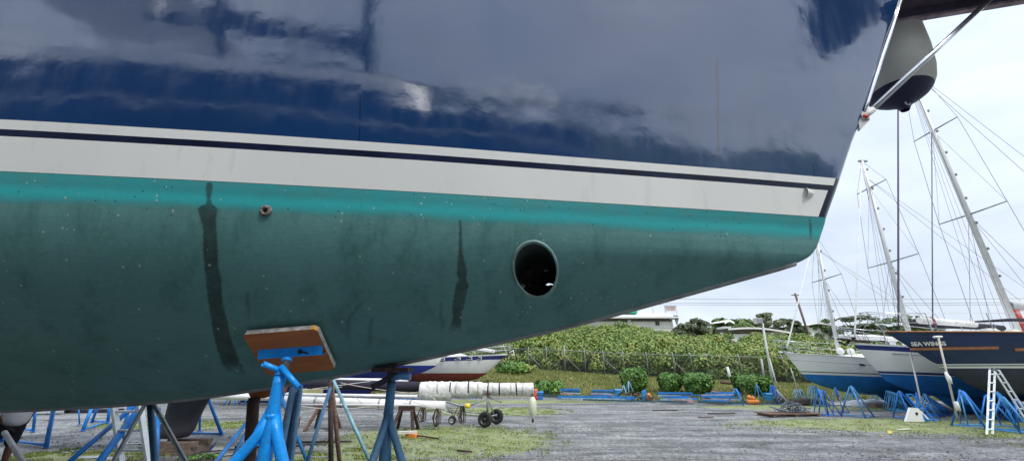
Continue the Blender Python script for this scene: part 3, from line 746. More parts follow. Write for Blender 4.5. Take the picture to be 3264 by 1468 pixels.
# stem fittings
def Lq(px, py, off=0): return bl(px, py, off)
mb = MB(); zz = [4.95, 4.6, 4.2, 3.95, 3.75, 3.62]
mb.tube([(float(st(z)) - .012, .0, z) for z in zz], [.018, .018, .017, .016, .014, .010], 10); mb.build('stem_chafe_bar', M['steel'], yacht)
p0, p1 = Lq(2752, 376), Lq(3175, -20)
mb = MB(); d = (p1 - p0); p1e = p0 + d * 1.06
mb.tube([p0 + d * .03, p1e], .021, 14); rod = mb.build('bobstay_rod', M['steel'], yacht)
mb = MB(); mb.tube([p0 + d * -.005, p0 + d * .06], [.016, .028], 12); mb.box(p0, (.05, .045, .05)); mb.build('rod_end_fitting', M['offwhite'], rod)
mb = MB(); zb_ = p0.z; sx = float(st(zb_))
mb.prism([(sx + .02, zb_ + .10), (p0.x - .03, zb_ + .03), (p0.x - .03, zb_ - .03), (sx + .05, zb_ - .12)], -.012, .012, lambda u, v, h: (u, h, v)); mb.build('bobstay_bracket', M['offwhite'], yacht)
mb = MB(); mb.lathe([(0, -.032), (.02, -.03), (.02, .03), (0, .032)], p0, 12, axis=(0, 1, 0)); mb.build('bracket_pin', M['red'], yacht)
# bowsprit platform
b0, b1 = Lq(2878, 66, -.15), Lq(3081, 30, -.13)
sl2 = (b1.z - b0.z) / (b1.x - b0.x)
def bsz(x): return b0.z + (x - b0.x) * sl2
xa, xb = b0.x + .06, b0.x - 2.6
mb = MB()
for sg in (.16, -.16):
    mb.beam((xa, sg, bsz(xa) + .07), (xb, sg * .7, bsz(xb) + .07), .04, .10)
mb.build('side_beam', mat('dark_painted_beam', (.085, .075, .12), .6, var=.3, vscale=6), yacht)
for k in range(7):
    y0 = -.132 + k * .044; mb = MB(); mb.beam((xa, y0, bsz(xa) + .13), (xb, y0 * .65, bsz(xb) + .13), .044, .03); mb.build('plank', mat('sprit_plank', (.085, .065, .09), .7, var=.3, vscale=5) if k == 0 else bpy.data.materials['sprit_plank'], yacht)
mb = MB(); mb.beam((xa, .16, bsz(xa) + .004), (xb, .112, bsz(xb) + .004), .05, .026); mb.beam((xa, -.16, bsz(xa) + .004), (xb, -.112, bsz(xb) + .004), .05, .026)
mb.build('edge_strip', mat('worn_sprit_edge', (.34, .26, .30), .7, var=.3, vscale=9), yacht)

# big fender hanging under the bowsprit on its far side
fp = Lq(2886, 352, -.42); FW = hw(fp.x, fp.y, 0)
ft = Lq(2893, 60, -.42)
sc_ = (ft.z - fp.z)
fnd = thing('bow_fender', 'fat grey covered fender with navy pointed end hanging under the bowsprit', 'fender', hw(fp.x, fp.y, fp.z))
prof = [(.03, .0), (.042, .03), (.06, .06), (.11, .095), (.16, .13), (.20, .165), (.225, .20)]
mb = MB(); mb.lathe(prof, n=36); mb.build('fender_end', M['fender_navy'], fnd)
mb = MB(); mb.lathe([(.225, .20), (.255, .27), (.275, .38), (.290, .6), (.290, .95), (.275, 1.3), (.22, 1.46), (.1, 1.55), (0, 1.57)], n=36); mb.build('fender_body', M['fender_grey'], fnd)
mb = MB()
for k in range(16):
    a = 2 * PI * k / 16
mb.tube([(.02 * math.cos(2 * PI * k / 14) - .01, -.045, .05 + .024 * math.sin(2 * PI * k / 14)) for k in range(15)], .006, 6); mb.build('eyelet', M['offwhite'], fnd)
mb = MB(); mb.tube([(0, 0, 1.55), (.02, .02, 1.8)], .012, 6); mb.build('hanging_rope', M['rope'], fnd)
fnd.rotation_euler = (0, math.radians(5), 0)

# navy sheet added out of view only to mirror as a dark patch near the bow
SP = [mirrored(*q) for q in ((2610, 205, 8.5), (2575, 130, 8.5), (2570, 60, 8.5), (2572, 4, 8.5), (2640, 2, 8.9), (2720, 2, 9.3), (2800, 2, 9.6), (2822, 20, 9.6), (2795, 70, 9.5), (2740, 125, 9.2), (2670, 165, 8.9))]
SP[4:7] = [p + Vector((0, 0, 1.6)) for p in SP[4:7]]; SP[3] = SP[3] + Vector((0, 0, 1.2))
sc0_ = sum(SP, Vector()) / len(SP); ss = thing('shade_sail', 'navy canvas awning strung up behind the photographer, mirrored as a dark patch near the bow', 'awning', sc0_)  # added sheet out of view, only there to mirror as a dark patch
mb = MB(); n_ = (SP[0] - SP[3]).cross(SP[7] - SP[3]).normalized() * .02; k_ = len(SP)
mb.add([p - sc0_ + n_ for p in SP] + [p - sc0_ - n_ for p in SP], [tuple(range(k_)), tuple(range(k_, 2 * k_))[::-1]] + [(i, (i + 1) % k_, k_ + (i + 1) % k_, k_ + i) for i in range(k_)]); mb.build('canvas', M['canvas_navy'], ss)  # surface of the added sheet, out of view
# ------------------------------------------------------------------ fence on the bank
def on_line(tab, px, py=1170):
    r = ray(px, py); k = r.x / r.y
    lo, hi = -40.0, 60.0
    for _ in range(50):
        x = (lo + hi) / 2; y = interp(tab, x)
        if x / y < k: lo = x
        else: hi = x
    return x, float(interp(tab, x))
fence = thing('chain_link_fence', 'grey chain link fence with pipe posts along the top of the grass bank', 'fence', (0, 38, 1.8))
FP = []
for px in [1480, 1560, 1625, 1685, 1743, 1801, 1866, 1926, 1990, 2065, 2150, 2207, 2257, 2362, 2430, 2500, 2560, 2620, 2700, 2790, 2900, 3020, 3150, 3290]:
    x, y = on_line(FENCE, px); FP.append((x, y, float(terr(x, y - .05))))
for i, (x, y, z) in enumerate(FP):
    h = 2.0 if i != 5 else 2.45
    MB().tube([(x, y, z - .2), (x, y, z + h), (x, y + .12, z + h + .18)] if i != 5 else [(x, y, z - .2), (x, y, z + h)], .045 if i != 5 else .06, 6).build('post', M['grey_steel'], fence, fence.location)
for i in range(len(FP) - 1):
    a, b_ = Vector(FP[i]), Vector(FP[i + 1])
    MB().tube([a + Vector((0, 0, 1.96)), b_ + Vector((0, 0, 1.96))], .03, 6, caps=False).build('top_rail', M['grey_steel'], fence, fence.location)
for i, j, in ((5, 4), (5, 6), (3, 4), (7, 8), (10, 11)):
    a, b_ = Vector(FP[i]), Vector(FP[j])
    MB().tube([a + Vector((0, 0, 1.5)), b_.lerp(a, .12) + Vector((0, 0, .05))], .028, 6).build('brace', M['grey_steel'], fence, fence.location)
mb = MB()
for i in range(len(FP) - 1):                                        # woven wire, its two diagonal sets
    a, b_ = Vector(FP[i]), Vector(FP[i + 1]); L = (b_ - a).length; d = (b_ - a) / L; st_ = .13; n = int((L + 1.9) / st_)
    for k in range(n):
        for sg in (1, -1):
            u0, z0, u1, z1 = -1.9 + k * st_, 0.0, k * st_, 1.9
            if u0 < 0: z0 = -u0; u0 = 0
            if u1 > L: z1 -= (u1 - L); u1 = L
            if z1 <= z0: continue
            if sg < 0: u0, u1 = L - u0, L - u1
            p, q = a + d * u0 + Vector((0, 0, z0)), a + d * u1 + Vector((0, 0, z1)); wv = (q - p).cross(Vector((d.y, -d.x, 0))).normalized() * .0022
            mb.add([p - wv, p + wv, q + wv, q - wv], [(0, 1, 2, 3)])
tag(mb.build('wire_mesh', M['grey_steel'], fence, fence.location), kind='stuff')

# ------------------------------------------------------------------ hillside shrubbery: one tangled mass
def clump_cloud(cl, per, size, jitter=.25):
    Cs, Ns, Ss = [], [], []
    for (cx, cy, cz, rx, ry, rz) in cl:
        n = int(per * (rx * rz) ** .8 + 8)
        v = rng.normal(size=(n, 3)); v[:, 2] = np.abs(v[:, 2]) * 1.0 - .25; v /= np.linalg.norm(v, axis=1, keepdims=True)
        r = 1 - rng.random(n) ** 2 * .45
        Cs.append(np.array([cx, cy, cz]) + v * r[:, None] * np.array([rx, ry, rz])); Ns.append(v / np.array([rx, ry, rz]) + rng.normal(size=(n, 3)) * jitter / max(rx, .3)); Ss.append(size * (.55 + .9 * rng.random(n)))
    return np.concatenate(Cs), np.concatenate(Ns), np.concatenate(Ss)
cl = []
for k in range(1150):
    x = rng.uniform(-30, 62); yf = interp(FENCE, x); zh = interp(HILLH, x); zf = interp(FENCE, x, 2)
    q = rng.random() ** .9 * 15 + .9
    top = zf + (zh - zf) * min(1, (q / 13) ** .62) * (1 + .16 * noise.noise(Vector((x * .22, q * .3, 1)))) + .3 * rng.normal() * .5 + (.35 if q < 3 else 0)
    top += 1.5 * (1 - min(1, q / 13)) * .55
    r = .55 + rng.random() * .75
    cl.append((x, yf + q, top - r * .75, r * 1.15, r, r * .95))
for k in range(420):                                                # lower, shaded undergrowth behind the fence
    x = rng.uniform(-30, 62); yf = interp(FENCE, x); q = rng.uniform(.5, 2.6); r = .4 + rng.random() * .6; cl.append((x, yf + q, terr(x, yf + q) + rng.uniform(.1, 1.9), r * 1.1, r, r))
C_, N_, S_ = clump_cloud(cl, 300, .145); V, F = quads(C_, N_, S_, 1.5)
tag(arr_mesh('hillside_shrubbery', V, F, M['leaf_hill']), 'dense green shrubs with rusty tips covering the slope behind the fence', kind='stuff')
# core soil mass under the leaves so that no sky shows through
mb = MB(); P = []
for k in range(18):
    row = []
    for x in np.arange(-34, 66, 1.5):
        q = k * .9; yf = interp(FENCE, x); zh = interp(HILLH, x); zf = interp(FENCE, x, 2)
        top = zf + (zh - zf) * min(1, (q / 13) ** .62) * .86 - (1.2 if k < 2 else .9) + .4 * noise.noise(Vector((x * .5, q, 4))); row.append((x, yf + q + 1.0, max(top, terr(x, yf + q) - .2) if k < 17 else 0))
    P.append(row)
mb.grid(P); tag(mb.build('hillside', mat('dark_hillside_scrub', (.035, .055, .02), .95, var=.4, vscale=1.5, bump=1, bscale=3)), 'shaded slope under the shrubs', kind='structure')

# ------------------------------------------------------------------ trees
def tree(name, px, top, wpx, Y, m, label, flat=.55, n=26, dens=120, size=.42, base=None, layers=False, sparse=1.0):
    t_ = at(px, top, Y); wid = wpx * Y / 1180 / _c * .95; z0 = base if base is not None else 2.0
    h = t_.z - z0; R = wid / 2 * 1.12; h *= 1.05
    o = thing(name, label, 'tree', (t_.x, Y, z0))
    mb = MB(); lean = rng.normal() * .3
    fork = h * .45; mb.tube([(0, 0, -.5), (lean * .3, 0, fork * .5), (lean, .1, fork)], [.28, .22, .17], 8)
    cl = []
    for k in range(n):
        a = rng.random() * 2 * PI; rr = math.sqrt(rng.random()) * R * .82
        x, y = math.cos(a) * rr, math.sin(a) * rr * .8
        zt = h - (rr / R) ** 2 * h * flat * .55 - rng.random() * h * .28
        if layers: zt = h * (.99 - .16 * rng.integers(0, 4)) - abs(rr / R) * h * .10
        r_ = R * rng.uniform(.16, .34)
        cl.append((x, y, zt - r_ * .5, r_, r_, r_ * (.26 if layers else .62)))
        if k % 2 == 0: mb.tube([(lean, .1, fork * rng.uniform(.8, 1)), (x * .5 + lean * .5, y * .5, (zt + fork) / 2 - .2), (x, y, zt - r_ * .4)], [.11, .07, .03], 5, caps=False)
    mb.build('trunk', M['trunk'], o)
    C_, N_, S_ = clump_cloud(cl, dens * sparse, size); V, F = quads(C_, N_, S_, 1.5)
    tag(arr_mesh('crown', V, F, m, o))
    return o
tree('spreading_tree', 2205, 1012, 120, 56, M['leaf_dark'], 'dark grey green tree with a domed crown right of the white building', n=34)
tree('spreading_tree', 2325, 1002, 120, 60, M['leaf_mid'], 'broad olive green tree above the small house roofs', n=34)
tree('spreading_tree', 2425, 992, 96, 58, M['leaf_pale'], 'pale thin leaved tree behind the floodlight pole', n=26, sparse=.6)
tree('spreading_tree', 2508, 1012, 86, 62, M['leaf_dark'], 'dark round tree behind the leaning utility pole', n=26)
tree('spreading_tree', 2620, 1016, 84, 66, M['leaf_mid'], 'low yellow green tree behind the nearest bow of the white sloops', n=22)
tree('flat_topped_tree', 2722, 1002, 150, 50, M['leaf_dark'], 'feathery flat topped tree left of the tallest mid white mast', layers=True, n=46, dens=85, size=.32, sparse=.7)
tree('flat_topped_tree', 2870, 1006, 170, 48, M['leaf_mid'], 'feathery flat topped tree behind the bow rail of the navy ketch', layers=True, n=46, dens=85, size=.32, sparse=.7)
tree('spreading_tree', 2790, 1040, 130, 52, M['leaf_mid'], 'low green tree filling the gap above the second white bow', n=26)
tree('spreading_tree', 3225, 1040, 150, 44, M['leaf_mid'], 'olive tree at the right edge behind the navy ketch mast', n=30, base=1.0)
tree('spreading_tree', 2150, 1040, 60, 50, M['leaf_dark'], 'small brownish shrub tree against the white building wall', n=16)
# clipped bushes on the bank
def bush(px, ytop, ybot, wpx, Y, label):
    t_, b_ = at(px, ytop, Y), at(px, ybot, Y); wid = wpx * Y / 1180 / _c * .92; z0 = float(terr(t_.x, Y)); h = t_.z - z0
    o = thing('clipped_bush', label, 'bush', (t_.x, Y, z0), group='four clipped bushes on the grass bank')
    MB().tube([(0, 0, -.1), (.03, 0, h * .5)], [.07, .05], 7).build('trunk', M['trunk'], o)
    n = 3600; v = rng.normal(size=(n, 3)); v /= np.linalg.norm(v, axis=1, keepdims=True); v = np.sign(v) * np.abs(v) ** .62; v /= np.maximum(1, np.linalg.norm(v, axis=1, keepdims=True) * .82)
    nn_ = np.array([noise.noise(Vector((a[0] * 2.2 + px, a[1] * 2.2, a[2] * 2.2))) for a in v])
    r = (1 + .16 * nn_) * (1 - rng.random(n) ** 2 * .35)
    tap = np.where(v[:, 2] < 0, 1 + v[:, 2] * .28, 1)[:, None]
    C_ = v * r[:, None] * np.array([wid / 2, wid * .45, h * .47]); C_[:, :2] *= tap; C_[:, 2] += h * .52
    V, F = quads(C_, v + rng.normal(size=(n, 3)) * .35, .13 * (.6 + .8 * rng.random(n)), 1.4)
    arr_mesh('crown', V, F, M['leaf_bush'], o)
bush(2017, 1170, 1240, 76, 26.8, 'clipped round bush left of the other three, behind two pale tripods')
bush(2130, 1187, 1242, 62, 26.0, 'smallest clipped bush, second from the left on the bank')
bush(2217, 1187, 1252, 80, 25.0, 'clipped bright green bush directly left of the short white post')
bush(2388, 1193, 1250, 94, 24.2, 'wide clipped bush beside the leaning floodlight pole')
# low plants at the foot of the bank
for (px, py, r_, lab) in ((1755, 1232, .9, 'low leafy weed patch at the bank foot right of the hanging fender'), (1640, 1150, 1.1, 'dark leafy shrub behind the bow of the red bottomed sloop'), (1668, 1160, .8, 'orange flowering shrub in front of the fence behind the red bottomed sloop')):
    Y = 28.5 if r_ == .9 else 36.; p = at(px, py, Y); z0 = float(terr(p.x, Y))
    o = thing('leafy_shrub', lab, 'shrub', (p.x, Y, z0))
    C_, N_, S_ = clump_cloud([(rng.normal() * r_ * .6, rng.normal() * .3, r_ * .3, r_ * .6, r_ * .5, r_ * .7) for _ in range(7)], 200, .17); V, F = quads(C_, N_, S_, 1.5)
    arr_mesh('crown', V, F, M['leaf_hill'] if 'orange' in lab else M['leaf_bush'], o)
    MB().tube([(0, 0, -.1), (0, 0, r_ * .5)], [.05, .03], 6).build('stem', M['trunk'], o)

# ------------------------------------------------------------------ buildings
def text_mesh(name, s, size, m, parent, loc, rot, extrude=.01, sx=1.0, font=None, bold=0):
    cu = bpy.data.curves.new(name, 'FONT'); cu.body = s; cu.size = size; cu.extrude = extrude; cu.offset = bold; cu.align_x = 'CENTER'; cu.align_y = 'CENTER'; cu.resolution_u = 3
    tmp = bpy.data.objects.new('tmp', cu); COL.objects.link(tmp)
    bpy.context.view_layer.update(); me = bpy.data.meshes.new_from_object(tmp.evaluated_get(bpy.context.evaluated_depsgraph_get())); bpy.data.objects.remove(tmp); bpy.data.curves.remove(cu)
    me.materials.clear(); me.materials.append(m); o = bpy.data.objects.new(name, me); COL.objects.link(o); o.parent = parent; o.location = loc; o.rotation_euler = rot; o.scale = (sx, 1, 1)
    return o
Yb = 70.0
bl_ = at(1780, 1050, Yb).x; br_ = at(2152, 1010, Yb).x; zr0 = at(2100, 1016, Yb).z; zr1 = at(2100, 992, Yb).z
B_ = thing('white_building', 'white two storey building with pale sheet roof on the hill, rental sign on its roof', 'building', ((bl_ + br_) / 2, Yb, 0))
cx = (bl_ + br_) / 2
MB().box((0, 5, zr0 / 2 - .2), (br_ - bl_ - 1.2, 10, zr0 + .2)).build('wall', M['build_white'], B_)
mb = MB(); hw_ = (br_ - bl_) / 2
mb.prism([(-1.0, zr0 + .05), (-1.0, zr0 + .30), (4.5, zr1 + .35), (10.5, zr0 + .3), (10.5, zr0 + .05)], -hw_ - .2, hw_ + .2, lambda u, v, h: (h, u, v))
rf = mb.build('roof', M['build_grey'], B_)
MB().box((0, -1.08, zr0 + .2), (hw_ * 2 + .4, .12, .3)).build('gutter', M['white'], rf)
for (x0, x1) in ((-hw_ * .45, hw_ * .18), (hw_ * .24, hw_ * .93)):
    MB().box(((x0 + x1) / 2, -.07, zr0 - .28), (x1 - x0, .16, .22)).build('ledge_shadow', mat('ledge_shadow_gap', (.10, .10, .11), .9), B_)  # dark strip painted in for the shadow line under the roof edge
for px in (1992, 2095):
    x = at(px, 1027, Yb - .1).x - cx; z = at(px, 1028, Yb).z
    f = MB().box((x, -.03, z), (.75, .12, .95)).build('window', mat('window_frame', (.35, .35, .36), .6) if px == 1992 else bpy.data.materials['window_frame'], B_)
    for sx in (-.18, .18): MB().box((x + sx, -.12, z), (.28, .05, .8)).build('pane', M['window_dark'], f)
mb = MB(); x = hw_ - .1; mb.prism([(x - .5, zr0 + .6), (x + .3, zr0 + .6), (x + .3, zr0 - .1), (x - .1, zr0 - 1.2)], -.9, -.6, lambda u, v, h: (u, h, v)); mb.build('awning_bracket', mat('grey_awning', (.22, .23, .24), .7), B_)
sgp = at(2138, 985, Yb - .8)
SG = thing('rental_sign', 'white board with red lettering standing on the white building roof edge', 'sign', (sgp.x, Yb - .8, at(2138, 993, Yb - .8).z - .1))
swd = 34 * Yb / 1180 / _c * .95
MB().box((0, 0, .62), (swd, .06, 1.05)).build('board', M['build_white'], SG)
for sx in (-swd / 2, swd / 2): MB().box((sx, .05, .55), (.09, .09, 1.3)).build('post', M['grey_steel'], SG)
MB().box((0, -.02, 1.17), (swd + .1, .1, .07)).build('top_edge', M['grey_steel'], SG)
redl = mat('red_sign_lettering', (.40, .05, .05), .7)
text_mesh('lettering', 'APARTMENT', .36, redl, SG, (0, -.05, .86), (PI / 2, 0, 0), .004, .92, bold=.006)
text_mesh('lettering', 'FOR RENT', .36, redl, SG, (0, -.05, .50), (PI / 2, 0, 0), .004, 1.0, bold=.006)
gp = at(2017, 984, Yb - 1); G_ = thing('green_roof_box', 'green sheet metal box on the roof of the white building', 'roof shed', (gp.x, Yb + 3, zr1))
MB().box((0, 0, .45), (3.6, 2, .9)).build('wall', M['green_sheet'], G_); MB().box((0, 0, .95), (3.8, 2.3, .12)).build('roof', mat('dark_green_edge', (.02, .2, .1), .6), G_)
mb = MB().tube([(0, 0, 0), (.05, 0, 1.1)], .05, 6); vp = at(2094, 991, Yb); tag(mb.build('roof_vent_pipe', M['grey_steel']), 'short grey vent pipe standing on the sheet roof left of the rental sign', 'pipe').location = (vp.x, Yb + 2, zr1 - .1)
# houses among the trees
def house(px0, px1, ytop, ybot, Y, label, slope=0, wins=(-.25, .1, .3)):
    a, b_ = at(px0, ytop, Y), at(px1, ytop + slope, Y); c0 = (a + b_) / 2; wd = (b_ - a).length; zt = c0.z; zb_ = at(px0, ybot, Y).z
    o = thing('white_house', label, 'house', (c0.x, Y, 0))
    MB().box((0, 2, (zb_ - .1) / 2), (wd * .86, 5, zb_ - .1)).build('wall', M['build_white'], o)
    mb = MB(); th = (zt - zb_) * .55; P = []
    for k in range(13):
        f = k / 12; x = -wd / 2 + wd * f; z = a.z - zt + (b_.z - a.z) * f + zt - (zt - zb_) * .5 + math.sin(f * PI) * .35; P.append([(x, -1.2, z - th / 2), (x, -1.2, z + th / 2), (x, 5, z + th / 2 + .3), (x, 5, z)])
    mb.grid(P, False); mb.build('roof', M['build_white'], o)
    for k in wins:
        f = MB().box((wd * k, -.52, zb_ - 1.0), (.9, .08, .9)).build('window', M['grey_steel'], o); MB().box((wd * k, -.58, zb_ - 1.0), (.74, .06, .74)).build('pane', M['window_dark'], f)
house(2305, 2502, 1046, 1062, 52, 'long low white roofed house half hidden by hillside shrubs', 12)
house(2296, 2326, 1026, 1038, 58, 'tiny white house end showing between the tree crowns')
house(2556, 2640, 1036, 1042, 66, 'low house with thin grey roof left of the flat topped tree', 2, ())
sp_ = at(1625, 1100, 44.); sh_ = thing('white_shed', 'white shed with small dark windows behind the red bottomed sloop', 'shed', (sp_.x, 44, 1.5))
hs = at(1625, 1083, 44.).z - 1.5
MB().box((.3, 1.5, hs / 2), (1.1, 3, hs)).build('wall', M['build_white'], sh_); MB().box((-1.9, 1.6, hs * .38), (3.4, 2.6, hs * .76)).build('side_wall', mat('grey_boarding', (.45, .45, .44), .8, var=.2, vscale=2, stretch=(6, 1, 1)), sh_)
MB().prism([(-.5, hs), (.9, hs), (1.1, hs + .35), (-.3, hs + .35)], -.3, 3.2, lambda u, v, h: (u, h, v)).build('roof', M['white'], sh_)
for z in (hs * .80, hs * .62): MB().box((.45, -.03, z), (.42, .08, .24)).build('window', M['window_dark'], sh_)
# poles
def pole_px(name, a, b_, Y, r, m, label, cat, ext=0):
    p, q = at(*a, Y), at(*b_, Y); d = q - p; q = q + d * ext
    mb = MB(); mb.tube([p, q], r, 8); o = thing(name, label, cat, (q.x, Y, q.z)); mb.build('shaft', m, o, o.location); return o, p, q
o, p, q = pole_px('floodlight_pole', (2430, 1028), (2470, 1262), 24., .06, mat('pale_green_pole', (.50, .56, .54), .5), 'leaning pale pole with a square floodlight housing at its top', 'light pole')
MB().box(p + Vector((-.25, 0, .12)), (.42, .3, .34), .2).build('floodlight_housing', M['offwhite'], o, o.location); MB().box(p + Vector((-.25, -.2, .1)), (.36, .05, .26), .2).build('lens', M['grey_steel'], o, o.location)
o, p, q = pole_px('utility_pole', (2534, 934), (2562, 1020), 60., .16, mat('brown_pole', (.16, .12, .10), .9), 'brown wooden utility pole leaning left behind the trees', 'utility pole', ext=1.2)
MB().box(p + Vector((0, 0, -.3)), (1.3, .12, .12)).build('crossarm', M['trunk'], o, o.location)
WIRE = [(945, 948), (957, 960), (962, 967)]
lp = at(1500, 960, 60.); rp = at(3500, 960, 60.)
for nm, xp, lab in (('utility_pole', lp.x, 'utility pole carrying wires behind the yacht hull'), ('utility_pole', rp.x, 'utility pole carrying wires beyond the right edge')):
    o = thing(nm, lab, 'utility pole', (xp, 60, 0)); MB().tube([(0, 0, 0), (0, 0, 13.6)], .16, 8).build('shaft', M['trunk'], o)
for k, (y0, y1) in enumerate(WIRE):
    a, b_ = at(1500, y0, 60.), at(3500, y1, 60.); pts = [a.lerp(b_, f) + Vector((0, 0, -1.2 * 4 * f * (1 - f) * .3)) for f in np.linspace(0, 1, 20)]
    mb = MB(); mb.tube(pts, .028, 5, caps=False); tag(mb.build('overhead_wire', M['wire']), ['highest', 'middle', 'lowest'][k] + ' of the three power lines crossing the sky behind the masts', 'power line', 'three power lines across the sky')
for k, (a, b_, Y) in enumerate((((1560, 1012), (2500, 1052), 62.), ((1560, 1030), (2620, 1095), 40.))):
    p, q = at(*a, Y), at(*b_, Y); mb = MB(); mb.tube([p.lerp(q, f) + Vector((0, 0, -.5 * 4 * f * (1 - f))) for f in np.linspace(0, 1, 16)], .022, 5, caps=False)
    tag(mb.build('overhead_wire', M['rope_dark']), ['thin wire crossing the white building wall', 'thin dark wire slanting across the hillside shrubs'][k], 'cable')
pole_px('short_post', (2426, 1142), (2442, 1240), 27., .07, M['grey_steel'], 'short capped grey post left of the floodlight pole', 'post')
pole_px('short_post', (2318, 1168), (2332, 1218), 26., .08, M['white'], 'short white post with a capped top between two clipped bushes', 'post')
pole_px('short_post', (2452, 1140), (2482, 1250), 27., .045, M['offwhite'], 'thin pale post close behind the floodlight pole', 'post')
pole_px('short_post', (2520, 1170), (2560, 1290), 22., .03, M['rope'], 'thin bamboo coloured prop standing left of the first white bow', 'post')
mb = MB().tube([at(2295, 1217, 26.5), at(2360, 1222, 26.)], .09, 8); tag(mb.build('fallen_log', M['wood']), 'brown log lying on the bank at the foot of the white post', 'log')

# ------------------------------------------------------------------ other boats
def make_boat(name, label, bow, Y, prof, L, beam, sheer, bands, rz=0.0, pitch=0.0, keel=None, keel_m=None, deck_m=None, cat='sailboat', e_mid=.36):
    """prof: (x aft, z) down the stem and along the bottom; sheer(x); bands: (name, z0, z1, material) from the bottom up"""
    root = thing(name, label, cat, (bow.x, Y, 0), rz); root.rotation_euler = (0, pitch, rz)
    px_, pz_ = [p[0] for p in prof], [p[1] for p in prof]
    X = sorted(set([round(v, 3) for v in list(np.linspace(px_[0], px_[1], 14)) + list(np.linspace(px_[1], px_[2], 8)) + list(np.linspace(px_[2], L, 44))]))
    zkf = lambda x: float(np.interp(x, px_, pz_))
    def wd(x):
        f = x / L
        return beam / 2 * (1 - max(0, 1 - f / .52) ** 2.0) if f < .52 else beam / 2 * (1 - ((f - .52) / .48) ** 2 * .28)
    def hb(x, z):
        a, s_ = zkf(x), sheer(x)
        if s_ - a < 1e-3: return 0
        t_ = min(1, max(0, (z - a) / (s_ - a))); e_ = e_mid + (.8 - e_mid) * max(0, 1 - x / (.4 * L)) ** 1.2
        return wd(x) * t_ ** e_
    for nm, z0, z1, m in bands:
        mb = MB(); f0 = z0 if callable(z0) else (lambda x, z=z0: z); f1 = z1 if callable(z1) else (lambda x, z=z1: z)
        rows = 9 if (nm in ('underbody', 'topside')) else 2
        for sg in (1, -1):
            P = []
            for x in X:
                a, s_ = zkf(x), sheer(x); lo, hi = min(max(f0(x), a), s_), min(max(f1(x), a), s_)
                P.append([(x, sg * hb(x, lo + (hi - lo) * (k / rows)), lo + (hi - lo) * (k / rows)) for k in range(rows + 1)])
            mb.grid(P)
        mb.build(nm, m, root)
    mb = MB(); mb.grid([[(x, wd(x) * k * .99, sheer(x) - .02 + .05 * (1 - k * k)) for k in (-1, -.5, 0, .5, 1)] for x in X]); mb.build('deck', deck_m or M['white'], root)
    a = zkf(L); poly = [(L, hb(L, a + (sheer(L) - a) * k / 8), a + (sheer(L) - a) * k / 8) for k in range(9)]; poly += [(p[0], -p[1], p[2]) for p in poly[::-1]]
    mb = MB(); mb.add(poly, [tuple(range(18))]); mb.build('transom', bands[-1][3], root)
    if keel:
        mb = MB(); P = []
        for z, x0, x1, tk in keel:
            P.append([(x0 + (x1 - x0) * (1 - math.cos(PI * k / 8)) / 2, tk * math.sin(PI * k / 8) ** .7 * sg, z) for sg, rr in ((1, range(0, 9)), (-1, range(8, -1, -1))) for k in rr])
        mb.grid(P); mb.add([(p[0], p[1], p[2]) for p in P[-1]], [tuple(range(18))]); mb.build('keel', keel_m, root)
    root['_'] = 0; del root['_']
    return root, wd, hb
def rig(root, x, z0, z1, rake, r, spreads, chain_x, chain_y, bowx, bowz, sternx, sternz, deckz, furl=True, boom=None, m=None, furl_m=None, crane=True):
    m = m or M['mast']; top = Vector((x + rake, 0, z1)); foot = Vector((x, 0, z0)); pt = lambda z: foot.lerp(top, (z - z0) / (z1 - z0))
    mo = MB().tube([foot, top], [r, r * .85], 12).build('mast', m, root)
    if crane: MB().box(top + Vector((.05, 0, .02)), (.45, .10, .08)).build('masthead_crane', M['grey_steel'], mo)
    tips = {1: [], -1: []}
    for zs, ln in spreads:
        c0 = pt(zs)
        for sg in (1, -1):
            tp = c0 + Vector((.12, sg * ln, .06)); MB().tube([c0, tp], [.035, .022], 6).build('spreader', M['grey_steel'], mo); tips[sg].append(tp)
    for sg in (1, -1):
        ch = Vector((chain_x, sg * chain_y, deckz)); pts = [ch] + tips[sg] + [top]
        for a, b_ in zip(pts[:-1], pts[1:]): MB().tube([a, b_], .008, 4, caps=False).build('shroud', M['wire'], root)
        c1 = pt(spreads[0][0])
        for dx in (-.5, .45): MB().tube([ch + Vector((dx, -sg * .12, 0)), c1], .007, 4, caps=False).build('shroud', M['wire'], root)
        if len(spreads) > 1: MB().tube([tips[sg][0], pt(spreads[1][0])], .006, 4, caps=False).build('shroud', M['wire'], root)
        MB().tube([Vector((sternx, sg * .5, sternz)), pt(z1 - 2.5).lerp(top, .6)], .008, 4, caps=False).build('backstay', M['wire'], root)
    bw = Vector((bowx, 0, bowz))
    MB().tube([bw, bw.lerp(top, .06), bw.lerp(top, .985)], [.02, .034, .028] if furl else [.009] * 3, 6).build('forestay', furl_m or M['mast'], root)
    if furl: MB().lathe([(.02, -.06), (.10, -.05), (.10, -.02), (.05, 0), (.10, .03), (.10, .07), (.02, .09)], bw + Vector((.02, 0, .18)), 12).build('furler_drum', M['black_rubber'], root)
    for k in range(5):                                             # halyards close to the spar
        yy = (-1) ** k * (.16 + .05 * k); MB().tube([foot + Vector((-.25 - .12 * k, yy, .1)), top + Vector((-.06, yy * .2, -.1 - k * .3))], .006, 4, caps=False).build('halyard', M['wire'], root)
    for zz in np.arange(z0 + 1.0, z1 - .5, 1.15): MB().box(pt(zz) + Vector((r * 1.1, -r * .5, 0)), (.05, .10, .10)).build('mast_fitting', M['grey_steel'], mo)
    if boom:
        bz, bl2, bm, br_ = boom; a = pt(bz); MB().tube([a + Vector((.1, 0, 0)), a + Vector((bl2 * .5, 0, .03)), a + Vector((bl2, 0, -.03))], [br_, br_ * 1.1, br_ * .7], 10).build('boom', bm, root)
    return mo
